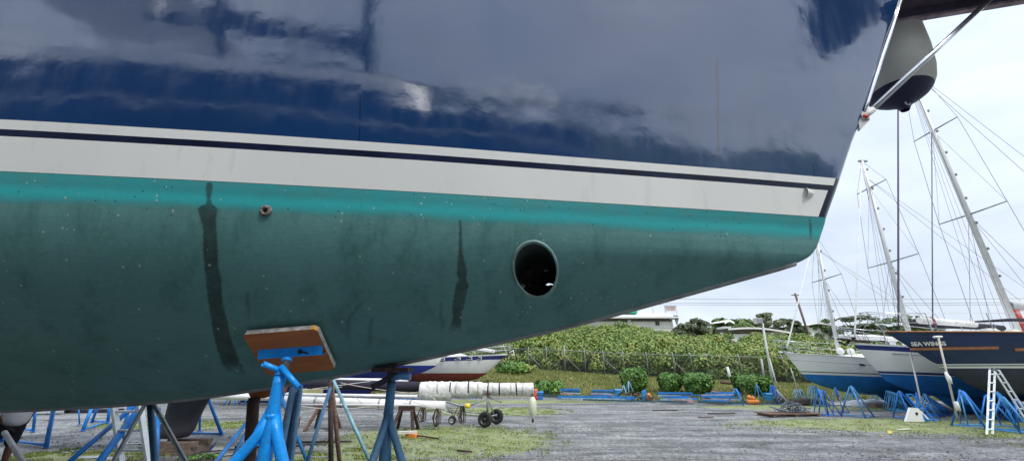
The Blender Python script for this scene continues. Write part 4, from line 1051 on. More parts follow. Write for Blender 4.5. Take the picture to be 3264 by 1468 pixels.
def rails(root, wd, sheer, x0, x1, n, h=.6, bow=True, m=None, ov=.45):
    m = m or M['steel']
    for sg in (1, -1):
        prev = None
        for k in range(n):
            x = x0 + (x1 - x0) * k / (n - 1); p = Vector((x, sg * (wd(x) - .06), sheer(x))); q = p + Vector((0, 0, h))
            MB().tube([p, q], .014, 5).build('stanchion', m, root)
            if prev is not None:
                for f in (1, .5): MB().tube([prev[0].lerp(prev[1], f), p.lerp(q, f)], .007, 4, caps=False).build('lifeline', m, root)
            prev = (p, q)
    if bow:
        pts = []
        for x, y in ((x0, wd(x0) - .06), (x0 * .4, wd(x0 * .5) * .8), (-ov, .16), (-ov, -.16), (x0 * .4, -wd(x0 * .5) * .8), (x0, -wd(x0) + .06)): pts.append(Vector((x, y, sheer(max(0, x)) + h * (1.0 if x > 0 else 1.08))))
        pu = MB().tube(pts, .016, 6).build('pulpit', m, root)
        lo = [p - Vector((0, 0, h * .5)) for p in pts]; MB().tube([lo[0], lo[1], lo[1].lerp(lo[2], .8)], .012, 5).build('pulpit_rail', m, pu); MB().tube([lo[5], lo[4], lo[4].lerp(lo[3], .8)], .012, 5).build('pulpit_rail', m, pu)
        for p in (pts[1], pts[4], pts[2], pts[3]):
            x = max(.12, p.x + .25); MB().tube([p, (x, max(-wd(x), min(wd(x), p.y)) * .8, sheer(x))], .013, 5).build('pulpit_leg', m, pu)
def loc_z(px, py, Y): return at(px, py, Y).z
def loc_x(px, py, Y, bow): return at(px, py, Y).x - bow.x

# first white sloop (blue bottom), farthest of the three
Y1 = 20.6; bow1 = at(2495, 1124, Y1); s1 = lambda x: bow1.z - .30 * min(1, x / 6) + .0
prof1 = [(0, bow1.z), (.62, 1.62), (.86, 1.30), (1.5, 1.02), (2.5, .80), (3.6, .70), (6, .70), (8, .85), (10.2, 1.35), (10.8, 1.6)]
k1 = [(.85, 4.05, 5.9, .12), (.5, 4.5, 5.9, .12), (.22, 4.9, 5.95, .16), (.14, 4.8, 6.4, .16)]
P1 = math.radians(2.2)
b1, wd1, hb1 = make_boat('white_sloop', 'white sloop with bright blue bottom, leftmost of the three bows on the right', bow1, Y1, prof1, 10.8, 3.2, s1,
    [('underbody', -1, 1.56, M['blue_af']), ('boot_stripe', 1.56, 1.66, M['white']), ('dark_stripe', 1.66, 1.70, M['black_rubber']), ('topside', 1.70, lambda x: s1(x) - .34, M['white']), ('cove_stripe', lambda x: s1(x) - .34, lambda x: s1(x) - .325, M['grey_steel']), ('sheer_strake', lambda x: s1(x) - .325, s1, M['white'])], pitch=P1, keel=k1, keel_m=M['blue_af'])
MB().tube([(x, -wd1(x) - .01, s1(x)) for x in np.arange(.05, 10.7, .3)], .022, 6).build('toe_rail', M['offwhite'], b1); MB().tube([(x, wd1(x) + .01, s1(x)) for x in np.arange(.05, 10.7, .3)], .022, 6).build('toe_rail', M['offwhite'], b1)
rails(b1, wd1, s1, 1.0, 10.4, 7)
mb = MB(); mb.grid([[(x, k * (.35 + 1.0 * min(1, (x - 2.2) / 3)) if abs(k) < 1 else k * (.45 + 1.05 * min(1, (x - 2.2) / 3)), s1(x) + (0 if abs(k) == 1 else .38 * min(1, (x - 2.2) / 2.2)) * (1 if x < 7.5 else .8) ) for k in (-1, -.8, 0, .8, 1)] for x in np.arange(2.2, 8.3, .4)]); mb.build('coachroof', M['white'], b1)
q = at(2670, 1146, Y1 - 1.2); MB().box((2.95, -hb1(2.95, s1(2.95) - .33) - .0, s1(2.95) - .34), (.26, .05, .10)).build('hull_port', M['glass'], b1)
MB().lathe([(.07, 0), (.07, .02), (.09, .02)], (.95, -hb1(.95, 1.25) - .02, 1.25), 12, axis=(0, 1, 0)).build('thruster_port', M['black_rubber'], b1)
for dx in (0, .55):
    MB().lathe([(.0, -.05), (.17, -.03), (.17, .03), (0, .05)], (2.55 + dx, -.5, s1(2.6) + .30), 14, axis=(.3, 1, 0)).build('deck_cowl', M['white'], b1)
mx_ = loc_x(2654, 1077, Y1, bow1)
rig(b1, mx_ + .0, s1(3) + .3, 9.4, .42, .085, [(loc_z(2610, 877, Y1) - .1, 1.05)], mx_ + .25, 1.45, .05, bow1.z, 10.6, s1(10), s1(3) + .02, boom=(s1(3) + 1.1, 3.9, M['mast'], .13))
MB().tube([(-.25, .12, bow1.z + .02), (.5, .12, bow1.z + .05)], .05, 8).build('bow_roller', M['steel'], b1)
# second white sloop with navy sheer stripe
Y2 = 17.6; bow2 = at(2708, 1092, Y2); s2 = lambda x: bow2.z - .26 * min(1, x / 5)
prof2 = [(0, bow2.z), (.82, 1.62), (1.05, 1.32), (1.5, 1.10), (2.3, .86), (3.6, .72), (6.5, .72), (9, .95), (11, 1.4), (11.6, 1.6)]
k2 = [(.8, 2.9, 6.6, .16), (.5, 3.3, 6.4, .15), (.2, 3.75, 6.3, .18), (.16, 3.8, 6.2, .05)]
b2, wd2, hb2 = make_boat('white_sloop', 'white sloop with a navy stripe under its rail, middle one of the three bows', bow2, Y2, prof2, 11.6, 3.3, s2,
    [('underbody', -1, 1.60, M['blue_af']), ('thin_stripe', 1.60, 1.625, M['white']), ('boot_stripe', 1.625, 1.72, M['navy_trim']), ('white_stripe', 1.72, 1.745, M['white']), ('topside', 1.745, lambda x: s2(x) - .26, M['white']), ('sheer_stripe', lambda x: s2(x) - .26, lambda x: s2(x) - .07, M['navy_trim']), ('bulwark', lambda x: s2(x) - .07, s2, M['white'])], pitch=math.radians(2.4), keel=k2, keel_m=M['blue_af'])
rails(b2, wd2, s2, 1.1, 11.0, 8)
mx2 = loc_x(2864, 1001, Y2, bow2)
rig(b2, mx2, s2(3.5) + .25, loc_z(2711, 507, Y2), loc_x(2711, 507, Y2, bow2) - mx2 + .05, .10, [(loc_z(2805, 815, Y2) - .2, 1.3), (loc_z(2736, 573, Y2) - .35, .85)], mx2 + .25, 1.5, .1, bow2.z, 11.4, s2(11), s2(3) + .02, boom=(s2(3) + 1.15, 4.4, M['canvas_navy'], .17))
mb = MB(); mb.grid([[(x, k * (.3 + 1.0 * min(1, (x - 2.6) / 3)), s2(x) + (0 if abs(k) == 1 else .34 * min(1, (x - 2.6) / 2))) for k in (-1, -.8, 0, .8, 1)] for x in np.arange(2.6, 8.6, .4)]); mb.build('coachroof', M['white'], b2)
for sg, yy in ((1, -.12),):
    MB().beam((-.55, 0, bow2.z + .16), (.75, 0, bow2.z + .06), .26, .07).build('bow_platform', M['rust'], b2)
    MB().tube([(-.62, -.02, bow2.z + .02), (-.35, -.02, bow2.z - .10), (-.1, -.02, bow2.z + .12)], .05, 6).build('anchor', M['black_rubber'], b2)
for xx, hh in ((1.5, .2), (2.05, .24), (2.5, .28)): MB().lathe([(.1, 0), (.1, hh * .6), (.16, hh * .7), (.15, hh), (0, hh * 1.1)], (xx, -.35, s2(xx) + .03), 12).build('deck_cowl', M['white'], b2)
MB().tube([(1.2, -hb2(1.2, s2(1.2) - .36) - .012, s2(1.2) - .36), (3.0, -hb2(3.0, s2(3) - .37) - .012, s2(3) - .38), (6, -hb2(6, s2(6) - .36) - .012, s2(6) - .38)], .022, 6).build('rubbing_strake', M['grey_steel'], b2)
# navy ketch
Y3 = 14.6; bow3 = at(2820, 1057, Y3); s3 = lambda x: bow3.z - .22 * min(1, x / 6)
prof3 = [(0, bow3.z), (1.62, 1.82), (2.1, 1.46), (2.75, 1.02), (3.4, .88), (4.2, .90), (5.0, .86), (8, .70), (11, .95), (13, 1.5), (13.6, 1.8)]
k3 = [(.95, 5.6, 9.5, .22), (.6, 6.0, 9.4, .22), (.2, 6.4, 9.3, .24), (.16, 6.5, 9.2, .05)]
b3, wd3, hb3 = make_boat('navy_ketch', 'navy hulled yacht with black bottom and an orange stripe under its carved name', bow3, Y3, prof3, 13.6, 3.2, s3,
    [('underbody', -1, 1.78, M['black_af']), ('lower_stripe', 1.78, 1.85, M['white']), ('navy_gap', 1.85, 1.885, M['navy_boat']), ('upper_stripe', 1.885, 1.925, M['white']), ('topside', 1.925, lambda x: s3(x) - .16, M['navy_boat']), ('cove_line', lambda x: s3(x) - .16, lambda x: s3(x) - .15, M['navy_trim']), ('bulwark', lambda x: s3(x) - .15, s3, M['navy_boat'])], keel=k3, keel_m=M['black_af'], e_mid=.42)
for sg in (1, -1): MB().tube([(x, sg * (wd3(x) + .01), s3(x) + .01) for x in np.arange(.02, 13.5, .3)], .03, 6).build('cap_rail', M['teak'], b3)
rails(b3, wd3, s3, 1.3, 12.8, 8, h=.68, ov=.6)
mx3 = loc_x(3244, 1052, Y3, bow3)
rig(b3, mx3, s3(5) + .2, 17.2, (loc_x(2927, 310, Y3, bow3) - mx3) / (loc_z(2927, 310, Y3) - 3.1) * 14.1, .105, [(loc_z(3086, 674, Y3) - .15, 1.25), (loc_z(2966, 400, Y3) - .3, .95)], mx3 + .2, 1.5, loc_x(2860, 1050, Y3, bow3) - .0, bow3.z - .04, 13.2, s3(13), s3(5) + .02, furl_m=mat('dark_furled_sail', (.07, .06, .10), .8), boom=(s3(5) + 1.15, 5.2, M['mast'], .19))
MB().tube([(loc_x(2990, 1062, Y3, bow3), 0, s3(1.9)), (loc_x(2990, 1062, Y3, bow3) + .03, 0, s3(1.9) + .6), (mx3 + .42, 0, 12.4)], [.03, .022, .018], 6).build('inner_forestay', M['wire'], b3)
MB().lathe([(.02, -.12), (.055, -.10), (.055, .14), (.02, .16)], (loc_x(2990, 1062, Y3, bow3) + .02, 0, s3(1.9) + .42), 10).build('furler_drum', mat('maroon_tape', (.18, .04, .08), .6), b3)
tx0, tx1 = at(2962, 1097, 13.75), at(3058, 1097, 13.75); xm = (tx0.x + tx1.x) / 2 - bow3.x; zt_ = loc_z(3010, 1092, 13.75)
yh = hb3(xm, zt_); ang = math.atan2(hb3(xm + .4, zt_) - hb3(xm - .4, zt_), .8)
text_mesh('name_lettering', 'SEA WINGS', .20, mat('silver_lettering', (.62, .60, .55), .5), b3, (xm, -yh - .035, zt_), (PI / 2, 0, -ang), .008, .92, bold=.006)
for a_, b__ in (((2970, 1108), (3175, 1115)), ((3212, 1114), (3257, 1115))):
    xa_, xb_ = at(*a_, 13.8).x - bow3.x, at(*b__, 13.8).x - bow3.x; za_ = loc_z(*a_, 13.8); n = 12; P = []
    for k in range(n + 1):
        x = xa_ + (xb_ - xa_) * k / n; P.append([(x, -hb3(x, za_ + dz) - oo, za_ + dz) for dz, oo in ((-.045, .0), (-.045, .022), (.045, .022), (.045, 0))])
    MB().grid(P, False).build('orange_stripe', M['orange_stripe'], b3)
for xx, r_, mm in ((2.0, .10, 'white'), (2.25, .08, 'white'), (3.5, .26, 'offwhite'), (4.35, .24, 'fender')): MB().lathe([(r_, 0), (r_ * 1.05, r_ * .3), (r_ * .7, r_ * .7), (0, r_ * .8)], (xx, -.4, s3(xx) + .02), 14).build('deck_cowl', M[mm], b3)
MB().tube([(1.6, .1, s3(2) + .52), (3.7, .1, s3(3) + .40)], [.13, .11], 12).build('staysail_boom', M['white_cloth'], b3)
MB().tube([(2.9, -.6, s3(3) + .42), (4.2, -.6, s3(4) + .52), (5.6, -.6, s3(5) + .56)], [.03, .06, .05], 8).build('stowed_awning_roll', M['canvas_navy'], b3)
mb = MB().tube([(5.3, -.05, s3(5) + .2), (5.28, -.06, s3(5) + 1.0)], [.13, .10], 8); mb.build('red_cloth_wrap', M['red'], b3)
# keel blocks
for bx, by, lab in ((at(2790, 1310, Y1).x + .2, Y1, 'timber block under the keel of the leftmost right hand sloop'), (at(3000, 1310, Y2).x, Y2, 'timber block under the keel of the navy striped sloop'), (bow3.x + 7.8, Y3, 'timber block under the keel of the navy ketch')):
    o = thing('keel_block', lab, 'block', (bx, by, 0))
    for k in range(3): MB().box((-.35 + .35 * k, 0, .075), (.3, .9, .15)).build('beam', M['block'], o)

# left background boats, bows pointing right (local x aft -> turned by 180 degrees)
Y4 = 31.; bow4 = at(1618, 1128, Y4); s4 = lambda x: bow4.z - .22 * min(1, x / 5)
prof4 = [(0, bow4.z), (1.55, 1.52), (2.3, 1.12), (3.0, .98), (7, .88), (10, 1.1), (12, 1.5)]
b4, wd4, hb4 = make_boat('red_bottomed_sloop', 'white sloop with blue rail stripe and red brown bottom beyond the wrapped mast', bow4, Y4, prof4, 12, 3.6, s4,
    [('underbody', -1, 1.52, M['red_af']), ('topside', 1.52, lambda x: s4(x) - .36, M['white']), ('sheer_stripe', lambda x: s4(x) - .36, lambda x: s4(x) - .08, M['navy_trim']), ('bulwark', lambda x: s4(x) - .08, s4, M['white'])], rz=PI, keel=[(1.0, 4.5, 8, .2), (.15, 5.2, 8, .2)], keel_m=M['red_af'])
for xx in (2.2, 2.9, 3.75, 4.9):
    y_ = hb4(xx, s4(xx) - .2)
    f = MB().box((xx, y_ + .01, s4(xx) - .21), (.44, .05, .17)).build('port_light', M['white'], b4); MB().box((xx, y_ + .04, s4(xx) - .21), (.34, .03, .10)).build('pane', M['glass'], f)
rails(b4, wd4, s4, 1.2, 11.4, 7, h=.62)
mb = MB(); mb.grid([[(x, k * (.3 + 1.1 * min(1, (x - 3.0) / 3)), s4(x) + (0 if abs(k) == 1 else .45 * min(1, (x - 3.0) / 1.6))) for k in (-1, -.8, 0, .8, 1)] for x in np.arange(3.0, 9, .4)]); mb.build('coachroof', M['white'], b4)
MB().tube([(1.0, .2, s4(1) + .25), (5.5, .2, s4(5) + 1.15)], .11, 8).build('stowed_boom', M['mast'], b4)
MB().tube([(-.15, .1, s4(0) + .1), (-.45, .1, s4(0) + .28), (-.55, .12, s4(0) - .1), (-.3, .1, s4(0) + .0)], .06, 6).build('anchor', M['white'], b4)
MB().tube([(.1, 0, s4(0) + .1), (5.0, 0, 16)], .02, 5).build('forestay', M['mast'], b4); MB().tube([(5.2, 0, s4(5)), (5.5, 0, 16.4)], .1, 8).build('mast', M['mast'], b4)
Y5 = 26.5; bow5 = at(1425, 1112, Y5); s5 = lambda x: bow5.z
prof5 = [(0, bow5.z), (.55, 2.05), (.9, 1.86), (1.6, 1.55), (2.8, 1.33), (4.5, 1.18), (8, 1.1), (11, 1.5), (12, 1.9)]
b5, wd5, hb5 = make_boat('blue_bottomed_sloop', 'white sloop with royal blue bottom partly hidden behind the yacht hull', bow5, Y5, prof5, 12, 3.6, s5,
    [('underbody', -1, 2.02, M['royal']), ('topside', 2.02, s5, M['white'])], rz=PI, keel=[(1.2, 4.2, 8, .2), (.15, 5, 8, .2)], keel_m=M['royal'])
# dark hulled boat beyond the mast rack
Y6 = 22.; bow6 = at(1215, 1180, Y6); s6 = lambda x: 2.6
b6, wd6, hb6 = make_boat('dark_sloop', 'dark blue hull low behind the yard racks under the overhanging yacht', at(1190, 1180, Y6), Y6, [(0, 2.6), (.9, 1.5), (1.6, 1.05), (4, .75), (8, .8), (11, 1.6)], 11, 3.2, s6,
    [('underbody', -1, 1.5, M['royal']), ('topside', 1.5, s6, M['white'])], rz=PI, keel=[(.9, 3.8, 7, .2), (.1, 4.4, 7, .2)], keel_m=M['royal'])
# boat whose keel stands on timbers at lower left
Y7 = 9.5; kz = loc_z(560, 1268, Y7)
b7x = at(560, 1330, Y7).x
bw7 = Vector((b7x + 5.4, Y7, 0)); s7 = lambda x: 2.9
b7, wd7, hb7 = make_boat('grey_keeled_sloop', 'boat standing on a dark grey fin keel beyond the overhanging hull', bw7, Y7, [(0, 2.9), (.8, 2.2), (1.4, 1.75), (3.6, 1.42), (7, 1.42), (10, 2.0)], 10, 3.0, s7,
    [('underbody', -1, 2.2, M['keel']), ('topside', 2.2, s7, M['white'])], rz=PI,
    keel=[(1.45, 4.45, 5.70, .10), (1.1, 4.72, 5.68, .10), (.85, 4.80, 5.66, .10), (.6, 4.86, 5.64, .11), (.45, 4.90, 5.80, .15), (.30, 5.0, 5.92, .17), (.27, 5.15, 5.8, .08)], keel_m=M['keel'])
o = thing('timber_cribbing', 'stacked brown timber blocks under the dark grey keel', 'cribbing', (at(577, 1420, Y7).x, Y7, 0))
for k in range(5): MB().box((-.36 + .18 * k, 0, .065), (.165, .6, .13)).build('timber', M['block'], o)
MB().box((0, -.22, .185), (.98, .14, .10)).build('timber', M['block'], o); MB().box((0.02, .2, .185), (.95, .14, .10)).build('timber', M['block'], o)
# neighbours behind the photographer, seen mirrored in the gloss of the topsides
s8 = lambda x: 5.05 + .5 * max(0, 1 - x / 5)
b8, wd8, hb8 = make_boat('dark_hulled_yacht', 'dark blue yacht behind the photographer, mirrored as a dark band in the glossy hull', Vector((4.3, -4.6, 0)), -4.6, [(0, 5.55), (2.0, 2.6), (2.4, 2.0), (5, 1.2), (9, 1.1), (13, 1.8), (15, 2.6)], 15, 4.2, s8,
    [('underbody', -1, 2.45, M['black_af']), ('boot_stripe', 2.45, 2.55, M['white']), ('topside', 2.55, lambda x: s8(x) - .5, M['navy_boat']), ('upper_stripe', lambda x: s8(x) - .5, lambda x: s8(x) - .42, M['white']), ('bulwark', lambda x: s8(x) - .42, s8, M['navy_boat'])], rz=PI, keel=[(1.2, 6, 10, .25), (.15, 6.6, 9.8, .25)], keel_m=M['black_af'], cat='yacht')

rails(b8, wd8, s8, 1.5, 14, 9, h=.7)
mb = MB(); mb.grid([[(x, k * (.5 + 1.1 * min(1, (x - 4) / 2)), s8(x) + (0 if abs(k) == 1 else .6 * min(1, (x - 4) / 1.2))) for k in (-1, -.9, 0, .9, 1)] for x in np.arange(4, 12, .4)]); mb.build('coachroof', M['white'], b8)
mb = MB(); mb.box((11.2, 0, 7.1), (3.0, 3.0, .10)); mb.build('bimini_top', M['white_cloth'], b8)
for x in (9.8, 12.6):
    for sg in (1, -1): MB().tube([(x, sg * 1.4, 5.0), (x, sg * 1.4, 7.05)], .03, 6).build('bimini_leg', M['steel'], b8)
MB().tube([(6.2, 0, 4.9), (6.6, 0, 20)], .13, 10).build('mast', M['canvas_navy'], b8)
MB().tube([(9.0, -.9, 4.9), (9.1, -.9, 15)], .11, 10).build('mizzen_mast', M['canvas_navy'], b8)
MB().tube([(6.3, 0, 7.0), (11.0, 0, 7.2)], .22, 10).build('boom', M['canvas_navy'], b8)
# ------------------------------------------------------------------ jack stands holding the big yacht
def jack(label, post_m, top, r, legs, leg_r, name='jack_stand', z_split=None, foot=(0, 0)):
    """top: world point of the post head; legs: (x, y) feet offsets on the ground"""
    o = thing(name, label, 'jack stand', (top.x, top.y, 0))
    zs = z_split if z_split is not None else top.z * .62
    MB().tube([(foot[0], foot[1], .12), (0, 0, top.z - .05), (0, 0, top.z)], [r, r, r], 20).build('post', post_m, o)
    for (fx, fy) in legs:
        d = math.hypot(fx, fy); ux, uy = fx / d, fy / d
        mb = MB(); mb.tube([(ux * r * .3, uy * r * .3, zs + .05), (ux * (r + .01), uy * (r + .01), zs - .04), (fx, fy, .03)], [leg_r * .9, leg_r, leg_r], 14)
        lg = mb.build('leg', post_m, o)
        MB().box((fx, fy, .012), (.16, .16, .02)).build('foot_plate', post_m, lg)
    MB().lathe([(r * 1.02, -.012), (r * 1.12, -.006), (r * 1.14, .004), (r * 1.02, .012)], (0, 0, zs + .05), 20).build('weld_bead', post_m, o)
    return o
def local(o, w): return Vector(w) - o.location
# nearest stand, bright blue, plywood pad
hc = hull_hit(915, 1112); nl = hnormal(hc.x, hc.z); R3 = Matrix((HA, HN, Vector((0, 0, 1)))).transposed()
nw = (R3 @ nl).normalized(); cw = hw(hc.x, hc.y, hc.z) + nw * .045
def on_plane(px, py, c, n): r = ray(px, py); E_ = Vector((0, 0, EYE)); return E_ + r * ((c - E_).dot(n) / r.dot(n))
TL, TR_, BR, BL = [on_plane(*p, cw, nw) for p in ((775, 1066), (1010, 1044), (1068, 1176), (850, 1192))]
e1 = ((TR_ - TL) + (BR - BL)).normalized(); e2 = ((BL - TL) + (BR - TR_)); e2 = (e2 - e1 * e2.dot(e1)); hgt = e2.length / 2; e2.normalize(); wid = ((TR_ - TL).length + (BR - BL).length) / 2
pc = (TL + TR_ + BR + BL) / 4
dep = pc.y - .09
ptop = at(893, 1196, dep)
j1 = jack('bright blue jack stand with plywood pad propping the hull in the foreground', M['blue'], ptop, .0335, [(-.95, -.25), (-.30, .75), (.62, .10)], .031, z_split=at(840, 1392, dep).z + .06)
Rp = Matrix((e1, e2, e1.cross(e2))).transposed(); sgn_n = 1 if e1.cross(e2).dot(nw) > 0 else -1
def PD(u, v, h): return pc + e1 * u + e2 * v + nw * h
def slab(poly, h0, h1): mb = MB(); return mb.prism(poly, h0, h1, lambda u, v, h: local(j1, PD(u, v, h)))
w2, h2 = wid / 2, hgt / 2
cc = .018
poly = [(-w2 + cc, -h2), (w2 - cc, -h2), (w2, -h2 + cc), (w2, h2 - cc), (w2 - cc, h2), (-w2 + cc, h2), (-w2, h2 - cc), (-w2, -h2 + cc)]
pad = slab(poly, -.002, .004).build('pad', M['ply'], j1)
po = [(-w2 + cc, -h2 - .001), (w2 - cc - .03, -h2 - .001), (w2 - cc - .03, -h2 + .004), (-w2 + cc, -h2 + .004)]
# edge faces of the board: greyed top edge, chipped white and yellow right edge
ins_ = .0012
def edge(a, b_, name, m):
    a, b_ = Vector(a), Vector(b_); d = (b_ - a).normalized(); nrm = Vector((d.y, -d.x)); q = [a + nrm * ins_, b_ + nrm * ins_, b_ - nrm * .004, a - nrm * .004]
    slab([(p.x, p.y) for p in q], -.028, .0035).build(name, m, pad)
slab([(p[0] * .995, p[1] * .995) for p in poly], -.028, -.003).build('board_core', M['ply_edge'], pad)
edge((-w2 + cc, -h2), (w2 - cc - .02, -h2), 'edge_band', M['ply_edge'])
edge((w2 - cc - .02, -h2), (w2 - cc, -h2), 'edge_band', M['ply_yellow']); edge((w2 - cc, -h2), (w2, -h2 + cc), 'edge_band', M['ply_yellow'])
edge((w2, -h2 + cc), (w2, h2 - cc), 'edge_band', mat('chipped_white_edge', (.62, .58, .54), .8, var=.25, vscale=30, dirt=(.45, .18, .05), dscale=14))
# angle iron across the pad, its two flanges, and the swivel cup
def toP(px, py, h=0): q = on_plane(px, py, pc + nw * h, nw) - pc; return q.dot(e1), q.dot(e2)
a0, a1 = toP(824, 1112), toP(1028, 1098)
hA = .042; ax_ = Vector(a1) - Vector(a0)
mb = MB(); vv = Vector((-ax_.y, ax_.x)).normalized()
if vv.y < 0: vv = -vv
c0, c1 = Vector(a0), Vector(a1)
mid = .036
for (s_, e_, m_) in ((0, 1, None),):
    t1 = [PD(c0.x, c0.y, .005), PD(c1.x, c1.y, .005), PD(c1.x + vv.x * mid, c1.y + vv.y * mid, hA), PD(c0.x + vv.x * mid, c0.y + vv.y * mid, hA)]
    n1 = (t1[1] - t1[0]).cross(t1[3] - t1[0]).normalized() * .005
    mb.add([local(j1, p) for p in t1] + [local(j1, p + n1) for p in t1], [(0, 1, 2, 3), (7, 6, 5, 4), (0, 4, 5, 1), (1, 5, 6, 2), (2, 6, 7, 3), (3, 7, 4, 0)])
    t2 = [PD(c1.x + vv.x * mid, c1.y + vv.y * mid, hA), PD(c0.x + vv.x * mid, c0.y + vv.y * mid, hA), PD(c0.x + vv.x * mid * 2.0, c0.y + vv.y * mid * 2.0, .005), PD(c1.x + vv.x * mid * 2.0, c1.y + vv.y * mid * 2.0, .005)]
    n2_ = (t2[1] - t2[0]).cross(t2[3] - t2[0]).normalized() * .005
    mb.add([local(j1, p) for p in t2] + [local(j1, p + n2_) for p in t2], [(0, 1, 2, 3), (7, 6, 5, 4), (0, 4, 5, 1), (1, 5, 6, 2), (2, 6, 7, 3), (3, 7, 4, 0)])
mb.build('angle_bracket', M['blue'], j1)
hx = Vector(toP(963, 1116, .05)); f_ = .42
def onflange(u, v, lift=.006):     # point on the upper flange, v measured 0..1 across it
    p = c0 + ax_ * u; return PD(p.x + vv.x * mid * v, p.y + vv.y * mid * v, .005 + (hA - .005) * v + lift)
uu = .66
kp = [(uu + .035 * math.cos(t), .42 + .30 * math.sin(t)) for t in np.linspace(.6, 2 * PI - .2, 14)] + [(uu + .06, .62), (uu + .12, .80), (uu + .14, .70), (uu + .09, .5)]
mb = MB(); mb.add([local(j1, onflange(u, v, .0075)) for u, v in kp], [tuple(range(len(kp)))]); mb.build('torch_cut_hole', M['black_rubber'], j1)  # flat black patch drawing the shade inside the keyhole
sc0 = at(914, 1147, dep + .03); sc1 = at(905, 1182, dep + .0)
mb = MB(); dsc = (sc1 - sc0); prof = []
for k in range(15): prof += [(.0235, k * dsc.length / 15), (.019, (k + .5) * dsc.length / 15)]
mb.lathe(prof, local(j1, sc0), 16, axis=dsc, smooth=False); mb.build('screw_thread', M['grey_steel'], j1)
MB().lathe([(.0, -.008), (.030, -.008), (.031, .004), (.026, .010)], local(j1, sc0), 20, axis=dsc).build('swivel_cup', M['blue'], j1)
hl = at(838, 1158, dep - .10); hm = at(893, 1180, dep - .02); hr = at(905, 1178, dep - .035); hr2 = at(953, 1234, dep - .06)
def pipe(a, b_, r, n=18, wall=.004):
    mb = MB(); d = (Vector(b_) - Vector(a)); L = d.length; mb.lathe([(r - wall, .05), (r - wall, 0), (r, 0), (r, L), (0, L)], a, n, axis=d); return mb
hnd = pipe(local(j1, hl), local(j1, hm + (hm - hl) * .25), .0165).build('turning_handle', M['blue'], j1)
dd_ = (hm - hl).normalized(); MB().lathe([(0, .045), (.0126, .045)], local(j1, hl), 16, axis=dd_).build('bore_bottom', M['rust'], hnd)
pipe(local(j1, hr2), local(j1, hr - (hr2 - hr) * .2), .0165).build('turning_handle', M['blue'], j1)
MB().lathe([(.030, -.016), (.040, -.012), (.040, .012), (.030, .016)], local(j1, at(898, 1186, dep)), 8, smooth=False).build('screw_nut', M['blue'], j1)
# gusset plates at the leg junction
zsp = at(840, 1392, dep).z + .06
for a in (math.atan2(-.25, -.95), math.atan2(.1, .62), math.atan2(.75, -.3)):
    mb = MB(); cxx, cyy = math.cos(a), math.sin(a)
    mb.prism([(.028, zsp + .12), (.028, zsp - .10), (.10, zsp - .10)], -.004, .004, lambda u, v, h: (u * cxx - h * cyy, u * cyy + h * cxx, v)); mb.build('gusset', M['blue'], j1)

# second stand, weathered blue, under the keel line to the right
d2 = bl(1250, 1190, 0); q2 = hw(d2.x, 0, d2.z); D2 = q2.y + .0
t2 = at(1249, 1215, D2)
j2 = jack('weathered blue jack stand with a bent top bar, under the keel line right of centre', M['blue_old'], t2, .032, [(-.16, -.75), (.75, -.35), (-.1, .8)], .025, z_split=at(1249, 1340, D2).z)
MB().tube([(0, 0, t2.z - .02), (0, 0, zkeel(d2.x) - .03)], .024, 10).build('screw_thread', M['rust'], j2)
MB().box((0, 0, zkeel(d2.x) - .035), (.26, .16, .03)).build('top_plate', M['rust'], j2)
MB().beam(local(j2, at(1186, 1232, D2 - .10)), local(j2, at(1250, 1200, D2 - .02)), .05, .035).build('turning_handle', M['canvas_navy'], j2)
MB().tube([local(j2, at(1250, 1203, D2 - .03)), local(j2, at(1275, 1198, D2 - .05)), local(j2, at(1308, 1200, D2 - .06))], .023, 12).build('turning_handle', mat('light_blue_pipe', (.10, .26, .50), .5, var=.2, dirt=(.04, .10, .2), dscale=5), j2)
MB().box(local(j2, at(1252, 1178, D2 - .02)), (.05, .09, .10)).build('cleat', M['black_rubber'], j2)

# stand beyond the hull with orange pad and dark brown post
D3 = 3.25
t3 = at(812, 1266, D3)
j3 = jack('dark brown post stand with an orange plywood pad on the far side of the hull', M['rust'], t3, .042, [(-.5, .5), (.75, .45), (.25, -.7)], .022, z_split=.55, foot=((at(812, 1400, D3).x - t3.x) * 3.2, 0))
for (a, b_) in (((772, 1236), (862, 1232)),):
    P = [at(776, 1240, D3), at(868, 1236, D3), at(862, 1258, D3), at(840, 1268, D3), at(800, 1268, D3), at(790, 1250, D3)]
    mb = MB(); mb.add([local(j3, p) for p in P] + [local(j3, p + Vector((0, .22, .02))) for p in P], [tuple(range(6)), tuple(range(6, 12))[::-1]] + [(i, (i + 1) % 6, 6 + (i + 1) % 6, 6 + i) for i in range(6)]); mb.build('pad', M['ply'], j3)
MB().beam(local(j3, at(684, 1244, D3 - .1)), local(j3, at(865, 1222, D3 - .1)), .22, .035).build('pad_board', M['canvas_navy'], j3)
MB().beam(local(j3, at(690, 1252, D3 - .08)), local(j3, at(800, 1243, D3 - .08)), .18, .014).build('packing_strip', M['wood'], j3)

